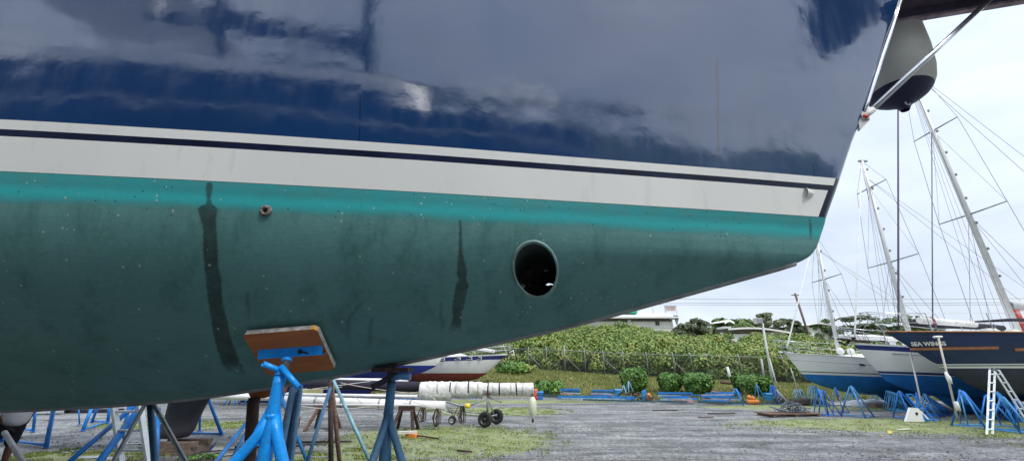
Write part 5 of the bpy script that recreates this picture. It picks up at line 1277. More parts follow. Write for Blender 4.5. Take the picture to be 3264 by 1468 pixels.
# thin stand assembled from explicit photo lines
def line_stand(label, D, lines, r, m, name='jack_stand', bars=(), post=None, group=None, feet=True, cat='jack stand'):
    """lines: (top pixel, lower pixel, depth at top, depth low) legs run on to the ground"""
    p0 = at(*lines[0][0], lines[0][2]); o = thing(name, label, cat, (p0.x, p0.y, 0), group=group)
    ends = []
    for L in lines:
        a, b_ = at(*L[0], L[2]), at(*L[1], L[3]); rr = L[4] if len(L) > 4 else r; mm = L[5] if len(L) > 5 else m
        d = b_ - a; e_ = a + d * (a.z / max(.05, (a.z - b_.z))) if b_.z > .03 else Vector((b_.x, b_.y, 0.0))
        ends.append(e_); lg = MB().tube([local(o, a), local(o, e_)], rr, 10).build('leg' if L[-1] != 'post' else 'post', mm, o)
        if feet: MB().lathe([(0, .004), (.07, .004), (.07, .014), (0, .018)], local(o, e_), 10).build('foot_plate', m, lg)
    for i, j, h in bars:
        MB().tube([local(o, ends[i] + Vector((0, 0, h))), local(o, ends[j] + Vector((0, 0, h)))], r * .8, 8).build('base_bar', m, o)
    return o
line_stand('grey blue post stand with two splayed brown legs, left of the dark keel', 3.9, [((478, 1278), (494, 1468), 3.9, 3.75, .027), ((462, 1286), (362, 1468), 3.88, 3.3, .017, M['grey_steel']), ((488, 1282), (590, 1468), 3.9, 3.4, .018, M['grey_steel'])], .026, M['blue_old'])
line_stand('tripod stand with pale blue legs and brown centre post, left of the weathered stand', 7.2, [((1053, 1200), (1055, 1446), 7.3, 7.3, .042, M['rust']), ((1056, 1204), (1080, 1448), 7.4, 7.6, .036, M['wood']), ((1053, 1235), (980, 1468), 7.1, 6.6, .030, M['blue_old']), ((1063, 1212), (1176, 1462), 7.3, 6.9, .028, mat('faded_blue_leg', (.20, .40, .46), .6, var=.3, dirt=(.12, .10, .09), dscale=4))], .03, M['blue_old'], bars=())
line_stand('narrow blue stand with close parallel legs directly behind the bright blue stand', 4.6, [((934, 1236), (888, 1468), 4.6, 4.2, .034), ((938, 1240), (912, 1468), 4.7, 4.35, .030), ((956, 1244), (926, 1468), 4.7, 4.3, .030), ((958, 1228), (944, 1320), 4.62, 4.5, .026)], .03, M['blue_old'])
line_stand('blue stand with a white foot plate behind the bright blue stand', 8.2, [((896, 1262), (956, 1412), 8.6, 8.6, .034), ((905, 1250), (870, 1400), 9.3, 10.2, .028)], .03, M['blue_dull'])
# blue frames on the left
line_stand('blue framed stand at the far left standing in front of the person', 10, [((172, 1296), (145, 1428), 10.2, 10.0, .045), ((114, 1290), (106, 1374), 12.0, 12.4, .035), ((84, 1300), (62, 1366), 12.2, 12.6, .030), ((30, 1290), (8, 1398), 10.6, 10.8, .04)], .036, M['blue_far'], bars=((0, 3, .05), (1, 2, .05)))
line_stand('blue framed stand on gravel between the far left frame and the ladder', 13, [((300, 1280), (262, 1374), 12.8, 12.6, .045), ((318, 1280), (290, 1350), 14.2, 14.6, .04), ((352, 1280), (342, 1350), 14.2, 14.4, .045), ((250, 1290), (246, 1372), 13.8, 14.0, .02)], .036, M['blue_far'], bars=((0, 2, .04), (1, 2, .04)))
line_stand('blue stand with long splayed legs just behind the aluminium ladder', 7, [((440, 1282), (225, 1466), 7.6, 6.9, .040), ((452, 1290), (318, 1468), 7.6, 6.9, .055), ((412, 1290), (372, 1468), 8.6, 9.0, .03), ((505, 1300), (500, 1430), 8.8, 8.6, .04)], .036, M['blue_far'])
line_stand('blue stand with a long base bar right of the dark keel', 11, [((664, 1268), (705, 1378), 11.6, 11.8, .04), ((640, 1268), (636, 1372), 12.4, 12.6, .03), ((600, 1268), (604, 1378), 11.8, 12.0, .03)], .036, M['blue_far'], bars=((0, 2, .03),))
line_stand('blue stand with a pair of slanting legs between the keel and the dark brown post', 7.4, [((806, 1320), (690, 1468), 8.4, 7.2, .036), ((806, 1335), (752, 1436), 8.5, 8.2, .028), ((812, 1300), (806, 1400), 9, 9, .03)], .03, M['blue_dull'])
line_stand('grey prop pole slanting up beside the person at the far left', 5.2, [((14, 1376), (72, 1468), 5.2, 4.9, .026), ], .026, M['grey_steel'], cat='pole', name='prop_pole')
# low blue debris: short trestles in the yard beyond
for px, py, lab in ((738, 1262, 'small blue trestle lying beyond the keel'), (800, 1258, 'small blue trestle half hidden behind the dark brown post')):
    g_ = gr(px, 1290); o = thing('low_trestle', lab, 'trestle', (g_.x, g_.y, 0))
    for sx in (-.3, .3):
        for sy in (-.2, .2): MB().tube([(sx * .4, sy * .2, .5), (sx, sy, 0)], .03, 6).build('leg', M['blue_far'], o)
    MB().tube([(-.35, 0, .5), (.35, 0, .5)], .035, 6).build('bar', M['blue_far'], o)

# ------------------------------------------------------------------ ladders
def ladder_side(root, name, a, b_, wdir, wd, n, m, rail=.03, r2=None):
    """two rails from a to b and n rungs"""
    a, b_ = Vector(a), Vector(b_); w_ = Vector(wdir).normalized() * wd / 2
    out_ = []
    for sg in (1, -1): MB().beam(a + w_ * sg, b_ + w_ * sg, rail, rail * 2.2, up=(0, 1, 0.1)).build('rail', m, root)
    for k in range(n):
        p = a.lerp(b_, (k + .5) / n); MB().tube([p - w_, p + w_], .021, 6).build('rung', m, root)
YL = 7.2
la, lb = at(400, 1262, YL), at(430, 1468, YL); d = lb - la; le = la + d * (la.z / (la.z - lb.z))
lad = thing('aluminium_ladder', 'aluminium ladder leaning upright under the hull left of the grey blue post', 'ladder', (le.x, le.y, 0))
ladder_side(lad, 'l', local(lad, le), local(lad, la + (la - lb) * .5), (1, 0, 0), .46, 6, M['alu'], .042)
YR = 12.4
tp = at(3163, 1178, YR); fl = at(3150, 1375, YR); o = thing('step_ladder', 'folding aluminium ladder opened as an A at the right edge', 'ladder', (tp.x, YR, 0))
fl.z = 0; fl.y = YR - .45; fl.x = gr(3152, 1376).x * fl.y / gr(3152, 1376).y
ladder_side(o, 'f', local(o, Vector((fl.x, fl.y, 0))), local(o, tp + Vector((0, 0, 0))), (1, .35, 0), .30, 7, M['alu'], .02)
g2 = gr(3300, 1372); ladder_side(o, 'b', local(o, g2), local(o, at(3176, 1178, YR)), (.55, .9, 0), .30, 7, M['alu'], .02)
for sx in (-.02, .12): MB().lathe([(.05, -.03), (.05, .03)], local(o, tp) + Vector((sx, 0, .02)), 12, axis=(0, 1, 0)).build('hinge', M['grey_steel'], o)

# ------------------------------------------------------------------ rows of yard stands
def proto(m, label, nest=False, post=True):
    o = thing('tripod_stand', label, 'boat stand')
    ft = [(math.cos(a), math.sin(a)) for a in (PI / 2 + .3, PI * 7 / 6 + .3, PI * 11 / 6 + .3)]
    for x, y in ft: MB().tube([(x * .03, y * .03, .96), (x * .34, y * .34, 0.0)], .0165, 6).build('leg', m, o)
    for i in range(3): a, b_ = ft[i], ft[(i + 1) % 3]; MB().tube([(a[0] * .33, a[1] * .33, .03), (b_[0] * .33, b_[1] * .33, .03)], .012, 5, caps=False).build('base_bar', m, o)
    if post: MB().tube([(0, 0, .62), (0, 0, 1.0)], .022, 8).build('post', m, o)
    return o
def used(o, px, apex, Y, rot, spread=1.0, label=None, group=None, m=None, first=[set()], tilt=None):
    if label and label[0] == '#': label = label[1:]
    a = at(px, apex, Y); sc = (spread, spread, a.z / 1.0)
    if m is None and o is pb: m = VAR[int(rng.integers(0, len(VAR)))]
    if o.name in first[0]: return copy_tree(o, (a.x, Y, 0), rot, sc, label, tilt, group, m)
    first[0].add(o.name); o.location = (a.x, Y, 0); o.rotation_euler = (0, 0, rot); o.scale = sc
    if label: o['label'] = label
    if group: o['group'] = group
    return o
pb = proto(M['blue_far'], 'bright blue tripod boat stand'); pp = proto(M['pale_far'], 'pale blue tripod boat stand')
VAR = [M['blue_far'], M['blue_far'], mat('faded_blue_stand', (.05, .24, .52), .6, var=.3, vscale=5, dirt=(.16, .22, .30), dscale=4), mat('deep_blue_stand', (.012, .11, .42), .5, var=.3, vscale=5, dirt=(.12, .07, .05), dscale=3)]
G1 = 'tripod stands around the right hand boats'
for a in [
    (pb, 2608, 1237, 16.9, .3, 1.15, 'blue tripod stand under the leftmost bow, left one of the crossed pair'),
    (pb, 2622, 1240, 16.6, 1.2, 1.25, 'blue tripod stand under the leftmost bow, right one of the crossed pair'),
    (pb, 2661, 1233, 17.8, .9, .95, 'slim dark blue stand standing alone right of the crossed pair'),
    (pb, 2712, 1228, 16.3, 2.4, 1.75, 'widely splayed blue stand in front of the first sloop keel'),
    (pb, 2866, 1243, 15.6, .1, 1.35, 'blue stand crossing the bunch of pale stands left of the white plate'),
    (pb, 2920, 1249, 15.2, 1.6, 1.1, 'blue stand directly behind the white plate with a hole'),
    (pb, 3066, 1243, 13.3, .25, 1.6, 'big blue stand under the navy ketch whose feet span widest'),
    (pb, 3058, 1240, 13.9, 1.7, 1.2, 'blue stand leaning its post behind the widest ketch stand'),
    (pb, 3143, 1256, 13.6, .8, 1.3, 'blue stand immediately left of the folding ladder'),
    (pb, 3176, 1246, 12.5, 2.2, 1.5, 'blue stand immediately right of the folding ladder top'),
    (pb, 3196, 1262, 12.3, .4, 1.6, 'nearest blue stand under the ladder back leg at the right edge'),
    (pb, 3236, 1268, 13.0, 1.5, 1.3, 'blue stand cut by the right picture edge'),
    (pp, 2588, 1226, 21.5, .4, 1.3, 'pale blue stand seen beneath the leftmost bow'),
    (pp, 2548, 1238, 22.3, .1, 1.2, 'short pale stand in the small bunch left of the leftmost bow'),
]: used(*a[:6], label=a[6], group=G1)
ORD = ['first', 'second', 'third', 'fourth', 'fifth', 'sixth', 'seventh', 'eighth', 'ninth', 'tenth', 'eleventh', 'twelfth', 'thirteenth', 'fourteenth']
# nested bunches
def bunch(o, x0, y0, Y0, x1, y1, Y1, n, lab, spread=1.0, rot=.3, m=None):
    for k in range(n):
        f = k / max(1, n - 1); w1, w2 = lab.split(' stands ', 1); lk = ORD[k] + ' ' + w1 + ' stand from the left, ' + w2; lk = ' '.join(lk.split()[:16]); used(o, x0 + (x1 - x0) * f, y0 + (y1 - y0) * f, Y0 + (Y1 - Y0) * f, rot + rng.normal() * .12, spread * (1 + rng.normal() * .04), lk, lab, m)
bunch(pp, 2532, 1240, 22.6, 2552, 1238, 22.4, 4, 'pale blue stands nested in a short bunch left of the leftmost bow')
bunch(pp, 2580, 1228, 21.8, 2600, 1227, 21.2, 5, 'pale blue stands nested in the tall bunch under the leftmost bow', 1.1, 1.1)
bunch(pp, 2700, 1240, 22.8, 2716, 1246, 22.0, 5, 'pale stands nested left of the first sloop keel', 1.0)
bunch(pp, 2776, 1243, 22.5, 2796, 1243, 22.2, 3, 'pale stands standing between the first and second keels', 1.1)
bunch(pb, 2826, 1242, 19.5, 2862, 1252, 18.0, 7, 'bright stands stacked in a slanting bunch behind the white plate', 1.0, .8, mat('light_blue_stand_paint', (.10, .36, .66), .5, var=.3, dirt=(.4, .5, .58), dscale=3))
bunch(pb, 2946, 1252, 16.4, 3010, 1296, 17.4, 10, 'blue stands nested in a long row right of the white plate', 1.25, .2)
bunch(pp, 3086, 1254, 22.0, 3150, 1252, 20.5, 12, 'pale stands massed beyond the navy ketch hull', 1.0, .5)
bunch(pb, 3190, 1266, 15.5, 3262, 1290, 14.6, 9, 'blue stands nested behind the folding ladder at the right edge', 1.25, .9)
bunch(pb, 2456, 1226, 22.6, 2466, 1228, 22.4, 4, 'bright stands leaning together at the foot of the floodlight pole', .9, .2)
bunch(pp, 2476, 1240, 22.8, 2496, 1262, 22.2, 4, 'whitish stands slumped beside the floodlight pole foot', 1.1, .7, mat('whitish_stand_paint', (.48, .47, .52), .7, var=.3, dirt=(.25, .3, .4), dscale=3))
for a in [(pp, 2003, 1213, 25.6, .3, 1.2, 'pale stand, taller of the two right of the blue wheelie bin'), (pp, 1988, 1226, 25.4, .9, 1.1, 'short pale stand touching the blue wheelie bin'),
          (pb, 2345, 1236, 21.9, .6, 1.6, 'blue stand standing among the right end of the beam heap'), (pb, 2411, 1222, 22.2, .2, 1.0, 'blue stand between the orange buoys and the second bin'), (pp, 2372, 1241, 22.6, .4, .8, 'small weathered grey stand left of the orange buoys')]:
    used(*a[:6], label=a[6], group='stands along the beam heap', m=M['wood'] if 'weathered' in a[6] else None)
# twin post frame and braces in front of the second keel
fx = at(2896, 1254, 15.0); o = thing('upright_frame', 'pair of tall blue upright posts joined at the top, left of the white plate', 'boat stand', (fx.x, 15.0, 0))
for dx, lx in ((-.10, .02), (.12, .2)): MB().beam((dx, 0, fx.z), (dx + .15 + lx * .2, -.3, 0), .05, .05).build('post', M['blue_far'], o)
for h in (.98, .45, .08): MB().tube([(-.1 + .16 * (1 - h), -.3 * (1 - h), fx.z * h), (.14 + .17 * (1 - h), -.3 * (1 - h), fx.z * h)], .024, 6).build('cross_bar', M['blue_far'], o)
# white plate with a hole and the two long props
wp = gr(2925, 1342); o = thing('white_rudder_blade', 'white angular plate with a round dark hole standing on the ground among the stands', 'plate', (wp.x, wp.y, 0)); s_ = wp.y / 1180 / _c * .94
pl = [(-36, 0), (38, 0), (18, 27), (10, 35), (-10, 36), (-18, 25)]
MB().prism([(u * s_, v * s_) for u, v in pl], -.04, .04, lambda u, v, h: (u, h, v)).build('plate', M['white'], o)
MB().lathe([(0, 0), (.045, 0), (.045, .012)], (0.02, -.046, .26), 14, axis=(0, -1, 0)).build('hole', M['black_rubber'], o)
o, p, q = pole_px('long_prop', (2902, 1122), (2942, 1312), 15.0, .026, M['offwhite'], 'long whitish prop pole rising from the white plate to the sloop rail', 'prop pole')
o, p, q = pole_px('long_prop', (2990, 1072), (3052, 1330), 13.2, .028, M['rope'], 'cream prop pole with a T head held against the navy ketch topside', 'prop pole')
MB().tube([at(2976, 1073, 13.2), at(3002, 1072, 13.2)], .035, 8).build('t_head', M['white'], o, o.location)
a, b_ = at(3013, 1184, 13.15), at(3030, 1222, 13.12); MB().tube([a, a.lerp(b_, .5) + Vector((.0, -.02, 0)), b_], [.03, .065, .05], 8).build('padding', M['white_cloth'], o, o.location)
a, b_ = at(3046, 1278, 13.1), at(3056, 1308, 13.1); MB().tube([a, b_], [.05, .06], 8).build('tied_bag', M['white_cloth'], o, o.location)

# ------------------------------------------------------------------ beam heap, bins, buoys along the bank
def beam(x0, y0, x1, y1, Y, th, m, lab, grp, ht=None):
    a, b_ = at(x0, y0, Y), at(x1, y1, Y + rng.normal() * .1); a.z = max(a.z, th / 2); b_.z = max(b_.z, th / 2)
    mb = MB(); c = (a + b_) / 2; mb.beam(a, b_, th, ht or th); o = mb.build('steel_beam', m, None, c); o.location = c
    tag(o, lab, 'beam', grp); return o
bd = mat('dark_teal_beam_paint', (.02, .07, .10), .6, var=.3, vscale=5); bp_ = mat('primer_pink_beam', (.35, .22, .22), .8, var=.3, vscale=4); bbr = mat('blue_beam_paint', (.015, .17, .50), .55, var=.2, vscale=3, dirt=(.03, .09, .2), dscale=2)
pale_b = mat('faded_beam_paint', (.20, .33, .42), .7, var=.3, vscale=4)
PAL = [(bbr, 'blue'), (bbr, 'blue'), (bbr, 'blue'), (bd, 'dark teal'), (pale_b, 'faded blue'), (bp_, 'pinkish primer')]
def heap(x0, x1, y0, y1, Ya, Yb_, n, where, grp, lmin, lmax):
    for k in range(n):
        f = (k + .5) / n; L = rng.uniform(lmin, lmax); c = rng.uniform(x0 + L / 2, max(x0 + L / 2 + 1, x1 - L / 2)); m_, cn = PAL[k % len(PAL)]
        y = y0 + (y1 - y0) * f; beam(c - L / 2, y + rng.normal() * .8, c + L / 2, y + 1 + rng.normal() * 1.6, Ya + (Yb_ - Ya) * f, rng.uniform(.06, .11), m_, cn + ' beam, ' + ORD[k] + ' from the back ' + where, grp)
heap(1784, 1850, 1237, 1254, 25.8, 25.2, 6, 'in the small stack nearest the red drum', 'beams stacked at the left end of the bank foot', 42, 64)
heap(1881, 1962, 1240, 1258, 25.5, 24.8, 7, 'in the stack beside the light blue bin', 'beams stacked beside the wheelie bin', 50, 78)
gC = 'long beams lying along the yard edge'
beam(1708, 1258, 2085, 1266, 24.6, .08, bd, 'long dark beam lying along the foot of the bank', gC)
beam(1778, 1264, 2022, 1267, 23.9, .14, bbr, 'long bright blue beam lying in front of the wheelie bin', gC)
beam(1790, 1268, 1990, 1271, 23.5, .07, pale_b, 'faded beam lying against the long bright blue one', gC)
beam(1858, 1272, 2092, 1279, 22.6, .07, bd, 'thin teal beam lying nearest the gravel left of the heap', gC)
heap(2092, 2232, 1249, 1276, 24.6, 22.1, 12, 'in the middle heap right of the orange buoys', 'beams in the middle heap', 55, 110)
beam(2094, 1277, 2190, 1279, 21.9, .08, bd, 'dark beam lying in front of the middle heap', 'beams in the middle heap')
heap(2226, 2366, 1249, 1278, 24.0, 21.8, 14, 'in the right heap around the blue stand', 'beams in the right heap', 60, 115)
beam(2268, 1245, 2350, 1257, 23.9, .07, bp_, 'pinkish beam slanting across the back of the right heap', 'beams in the right heap')
beam(2226, 1279, 2368, 1283, 21.3, .10, bd, 'dark teal beam lying nearest the gravel at the right heap', 'beams in the right heap')
def wbin(px, py, Y, label, m, h=.75):
    g_ = at(px, py, Y); o = thing('wheelie_bin', label, 'bin', (g_.x, Y, 0)); a, b_ = .21, .27; mb = MB()
    mb.add([(-a, -a, 0), (a, -a, 0), (a, a, 0), (-a, a, 0), (-b_, -b_, h), (b_, -b_, h), (b_, b_, h), (-b_, b_, h)], [(0, 3, 2, 1), (0, 1, 5, 4), (1, 2, 6, 5), (2, 3, 7, 6), (3, 0, 4, 7), (4, 5, 6, 7)]); mb.build('body', m, o); o.scale = (.66, .66, .66)
    mb = MB(); mb.prism([(-.30, h), (.30, h), (.29, h + .05), (.1, h + .10), (-.26, h + .07)], -.30, .30, lambda u, v, q: (q, u, v)); mb.build('lid', m, o)
    for sx in (-.2, .2): MB().lathe([(.0, -.03), (.1, -.03), (.1, .03), (0, .03)], (sx, .25, .1), 12, axis=(1, 0, 0)).build('wheel', M['tyre'], o)
wbin(1968, 1240, 25.3, 'light blue wheelie bin beside the two pale stands', M['bin'], .85)
wbin(2446, 1250, 22.6, 'light blue wheelie bin left of the floodlight pole foot', M['bin'], .72)
wbin(1722, 1240, 25.6, 'dark blue bin beside the red drum behind the wrapped mast end', M['blue_far'], .62)
g_ = at(1706, 1240, 25.5); o = thing('red_drum', 'small red drum beside the dark blue bin', 'drum', (g_.x, 25.5, 0)); MB().lathe([(0, 0), (.16, 0), (.18, .04), (.18, .26), (.16, .30), (0, .30)]).build('body', M['red'], o); MB().lathe([(.13, .30), (.15, .55), (.12, .62), (0, .64)]).build('upper_tub', mat('orange_red_tub', (.55, .16, .08), .5), o)
def buoys(px, Y, spec, label, m):
    for k, (dx, dz, r) in enumerate(sorted(spec)):
        g_ = at(px + dx, 1260, Y); o = thing('mooring_buoy', ORD[k] + ' from the left of the ' + label, 'buoy', (g_.x, Y, max(r * .8, dz)), group=label); MB().lathe([(0, -r * .9), (r * .6, -r * .8), (r, -.1 * r), (r * .95, r * .4), (r * .5, r * .8), (0, r * .9)], n=14).build('body', m, o); MB().tube([(0, 0, r * .85), (0, 0, r * 1.15)], r * .25, 6).build('eye', m, o)
buoys(2396, 22.0, [(-12, .13, .14), (-4, .13, .15), (5, .13, .14), (-9, .34, .13), (13, .13, .13), (2, .30, .12)], 'orange buoys heaped on the ground below the blue stand', M['orange_plastic'])
buoys(2064, 24.6, [(0, .13, .13), (9, .13, .14), (4, .32, .12)], 'orange buoys heaped between the two beam heaps', M['orange_plastic'])
g_ = at(2030, 1250, 25.0); o = thing('scrap_heap', 'dark tangled scrap between the pale stands and the orange buoys', 'scrap', (g_.x, 25, 0)); mb = MB()
for k in range(14): a = Vector((rng.normal() * .35, rng.normal() * .2, rng.random() * .55)); mb.tube([a, a + Vector((rng.normal() * .3, rng.normal() * .2, -.15 + rng.normal() * .15))], .05, 5)
mb.build('metal_scrap', M['rust'], o)
g_ = at(2055, 1248, 24.8); tag(MB().prism([(-.22, 0), (.12, 0), (.05, .62), (-.18, .5)], -.1, .1, lambda u, v, h: (u, h, v)).build('blue_sack', M['bin']), 'blue and white sack standing beside the orange buoys', 'sack').location = (g_.x, 24.8, 0)
# pallet with debris and tarp in the right yard
g_ = gr(2512, 1322); o = thing('low_pallet', 'flat dark pallet with a tangled grey net heaped on it', 'pallet', (g_.x, g_.y, 0), .1)
for k in range(5): MB().box((0, -.4 + .2 * k, .09), (2.3, .14, .03)).build('plank', M['wood'], o)
for k in (-1, 0, 1): MB().box((k * .95, 0, .035), (.1, .9, .07)).build('bearer', M['wood'], o)
nt_ = thing('net_heap', 'tangled grey net heap lying on the flat pallet', 'net', (g_.x + .15, g_.y, .11)); mb = MB()
for k in range(34):
    a = rng.random() * 2 * PI; r = rng.random() ** .6 * .5; z = (.55 - r) * .75 * rng.random(); p = Vector((math.cos(a) * r, math.sin(a) * r * .6, z)); mb.tube([p, p + Vector((rng.normal() * .16, rng.normal() * .1, .08 + abs(rng.normal()) * .05)), p + Vector((rng.normal() * .28, rng.normal() * .1, -.02))], .022, 5)
mb.build('netting', mat('grey_netting', (.13, .16, .20), .9, var=.4, vscale=20), nt_)
g_ = gr(2785, 1290); mb = MB(); P = []
for i in range(15):
    row = []
    for j in range(8):
        u, v = i / 14 - .5, j / 7 - .5; e_ = max(0, 1 - (2 * u) ** 4) * max(0, 1 - (2 * v) ** 4); row.append((u * 3.6, v * 1.6, .01 + .32 * e_ * (1 - abs(u) * 1.2) * (.8 + .5 * noise.noise(Vector((u * 6, v * 4, 2))))))
    P.append(row)
mb.grid(P); tag(mb.build('white_tarp', M['white_cloth']), 'low white tarpaulin heap lying beyond the blue stands', 'tarp').location = (g_.x, g_.y, 0)
o = thing('dark_dinghy', 'upturned dark little boat beyond the nested pale stands', 'dinghy', (gr(2572, 1288).x, gr(2572, 1288).y, 0)); mb = MB()
mb.grid([[(-1.0 + 2.0 * i / 10, math.cos(t) * .38 * math.sin(PI * (i + .4) / 10.8), math.sin(t) * .30 * math.sin(PI * (i + .4) / 10.8) ** .5) for t in np.linspace(0, PI, 8)] for i in range(11)]); mb.build('hull', M['rust'], o); MB().beam((-1, 0, .08), (1, 0, .08), .8, .03).build('gunwale', M['wood'], o)

# ------------------------------------------------------------------ masts on the racks and trolley
YM = 14.0
def spar(name, label, a, b_, Y, r, m, cat='mast', n=16):
    p, q = at(*a, Y), at(*b_, Y); o = thing(name, label, cat, p); MB().tube([(0, 0, 0), q - p], r, n).build('tube', m, o); return o, p, q
wm = thing('wrapped_mast', 'mast bundled in white cloth with dark straps, resting on the wheeled trolley', 'mast', at(1340, 1238, YM)); p, q = at(1340, 1238, YM), at(1700, 1238, YM)
mb = MB(); P = []; NX = 150
for i in range(NX + 1):
    f = i / NX; c = (q - p) * f; rr = .215 * (1.08 if f < .55 else .88); straps = [.16, .27, .32, .43, .515, .60, .645, .70, .80, .85, .905]
    dmin = min(abs(f - s_) for s_ in straps); rr *= .97 + .03 * min(1, dmin / .012); rr *= 1 + .10 * noise.noise(Vector((f * 9, 0, 3)))
    if i in (0, NX): rr *= .93
    row = []
    for k in range(25):
        a = 2 * PI * k / 24; fold = 1 + .10 * noise.noise(Vector((f * 22 + math.sin(a) * 1.5, math.cos(a) * 1.2, math.sin(a) * 1.2))) + .09 * noise.noise(Vector((f * 60 + math.sin(a) * 5, math.cos(a) * 2.2, math.sin(a) * .6 + 7)))
        sag = -(.16 if f < .28 else .07 if f < .55 else .02) * max(0, -math.sin(a)); row.append(c + Vector((0, math.cos(a) * rr * fold, math.sin(a) * rr * fold + sag * (1 + noise.noise(Vector((f * 12, 2, 2)))))))
    P.append(row)
mb.grid(P); mb.build('cloth_wrap', M['white_cloth'], wm)
for s_ in straps:
    rr = .215 * (1.08 if s_ < .55 else .88) * 1.035; MB().lathe([(rr, -.022), (rr + .008, 0), (rr, .022)], (q - p) * s_ + Vector((0, 0, -.005)), 24, axis=(1, 0, .05 * rng.normal())).build('strap', M['canvas_navy'] if rng.random() < .6 else M['rope'], wm)
MB().lathe([(0, -.004), (.19, 0), (.20, .02)], (q - p) + Vector((.002, 0, 0)), 20, axis=(-1, 0, 0)).build('end_cap', M['white_cloth'], wm)
# black covered spar continuing left, and grey spar behind
o, p1, q1 = spar('covered_spar', 'long spar in a black cover lying on the rack left of the wrapped mast', (985, 1222), (1345, 1232), YM + .3, .17, M['canvas_navy'])
o, _, _ = spar('bare_spar', 'slim pale spar lying above the black covered one', (960, 1210), (1300, 1214), YM + 1.0, .09, M['mast'])
o, _, _ = spar('bare_spar', 'thick white mast lying low on the timber trestles', (872, 1275), (1420, 1293), 13.2, .15, M['mast'])
MB().lathe([(.155, -.01), (.15, .04), (0, .04)], (0, 0, 0), 16, axis=(-1, 0, 0)).build('mast_head_fitting', M['wood'], o)
for f in (.25, .4, .62, .8): MB().lathe([(.153, -.03), (.160, 0), (.153, .03)], Vector((at(1420, 1293, 13.2) - at(872, 1275, 13.2)) * f), 16, axis=(1, 0, 0)).build('mast_band', M['grey_steel'], o)
o, _, _ = spar('bare_spar', 'thin white spar lying over the thick white mast', (860, 1255), (1330, 1262), 13.6, .05, M['mast'])
o, _, _ = spar('bare_spar', 'middle white spar with a square end lying left of the thick mast head', (655, 1262), (985, 1268), 14.0, .10, M['mast'])
o, _, _ = spar('bare_spar', 'white spar end lying just below the black covered spar on the far left', (560, 1254), (840, 1260), 15.0, .13, M['mast'])
o, _, _ = spar('spreader_tube', 'thin white spreader tube lying under the thick white mast', (925, 1288), (1345, 1290), 12.9, .025, M['mast'], 'spar')
# rigging wires lying slack round the spars
RIGL = ['pale line rising to the right in front of the black covered spar', 'pale line sagging from the black covered spar to the thick white mast head', 'longest slack line hanging below the left part of the thick white mast', 'slack line hanging below the right part of the thick white mast',
        'short line slanting across the thick white mast at its left end', 'short line slanting across the middle of the thick white mast', 'rope falling from the thick white mast end towards the trolley', 'short pale line beside the left end of the black covered spar', 'line dropping from the wrapped mast end to the trolley drawbar', 'pale line lying along the bottom of the black covered spar']
for k, (a, c_, b_, Y) in enumerate((((905, 1252), (1010, 1236), (1180, 1214), 13.4), ((1085, 1218), (1200, 1245), (1420, 1262), 13.2), ((940, 1290), (1060, 1312), (1180, 1294), 12.8), ((1130, 1292), (1260, 1308), (1420, 1300), 12.9),
      ((1000, 1262), (1040, 1290), (1075, 1300), 13.0), ((1130, 1262), (1160, 1290), (1175, 1300), 12.9), ((1290, 1272), (1370, 1292), (1440, 1320), 13.0), ((930, 1236), (1000, 1246), (1090, 1232), 13.9), ((1360, 1255), (1385, 1262), (1425, 1318), 13.3), ((1200, 1252), (1300, 1256), (1345, 1246), 13.8))):
    mb = MB(); A, Cc, Bb = at(*a, Y), at(*c_, Y), at(*b_, Y); mb.tube([A.lerp(Cc, t) * (1 - t) + Cc.lerp(Bb, t) * t for t in np.linspace(0, 1, 12)], .011, 5)
    tag(mb.build('slack_rigging', M['rope'] if k % 2 else M['offwhite']), RIGL[k], 'rigging line', 'slack rigging lines over the stored spars')
def bundle(px, ytop, ybot, Y, label, m):
    p, q = at(px, ytop, Y), at(px, ybot, Y); o = thing('rope_coil', label, 'rope', p)
    for k in range(6):
        w_ = .05 + .03 * k * .6; L = (p.z - q.z) * rng.uniform(.7, 1.0); dx = rng.normal() * .05
        MB().tube([(dx - w_ * .3, 0, 0), (dx - w_, -.02 * k, -L * .6), (dx - w_ * .3, -.02 * k, -L), (dx + w_ * .6, -.02 * k, -L * .93), (dx + w_ * .5, 0, -L * .4), (dx, 0, 0)], .014, 5).build('loop', m, o)
bundle(1350, 1296, 1345, 12.9, 'dark rope coil hanging from the end of the thick white mast', M['rope_dark'])
bundle(1475, 1292, 1352, 12.8, 'dark rope coil hanging from the trolley drawbar by the yellow float', M['rope_dark'])
bundle(1398, 1300, 1360, 12.9, 'thin black cords hanging straight down between the two rope coils', M['rope_dark'])
g_ = at(1490, 1292, 12.7); tag(MB().lathe([(0, -.09), (.06, -.08), (.07, 0), (.06, .08), (0, .09)], n=12, axis=(1, 0, 0)).build('yellow_float', M['yellow_plastic']), 'small yellow float tied to the trolley drawbar', 'float').location = g_
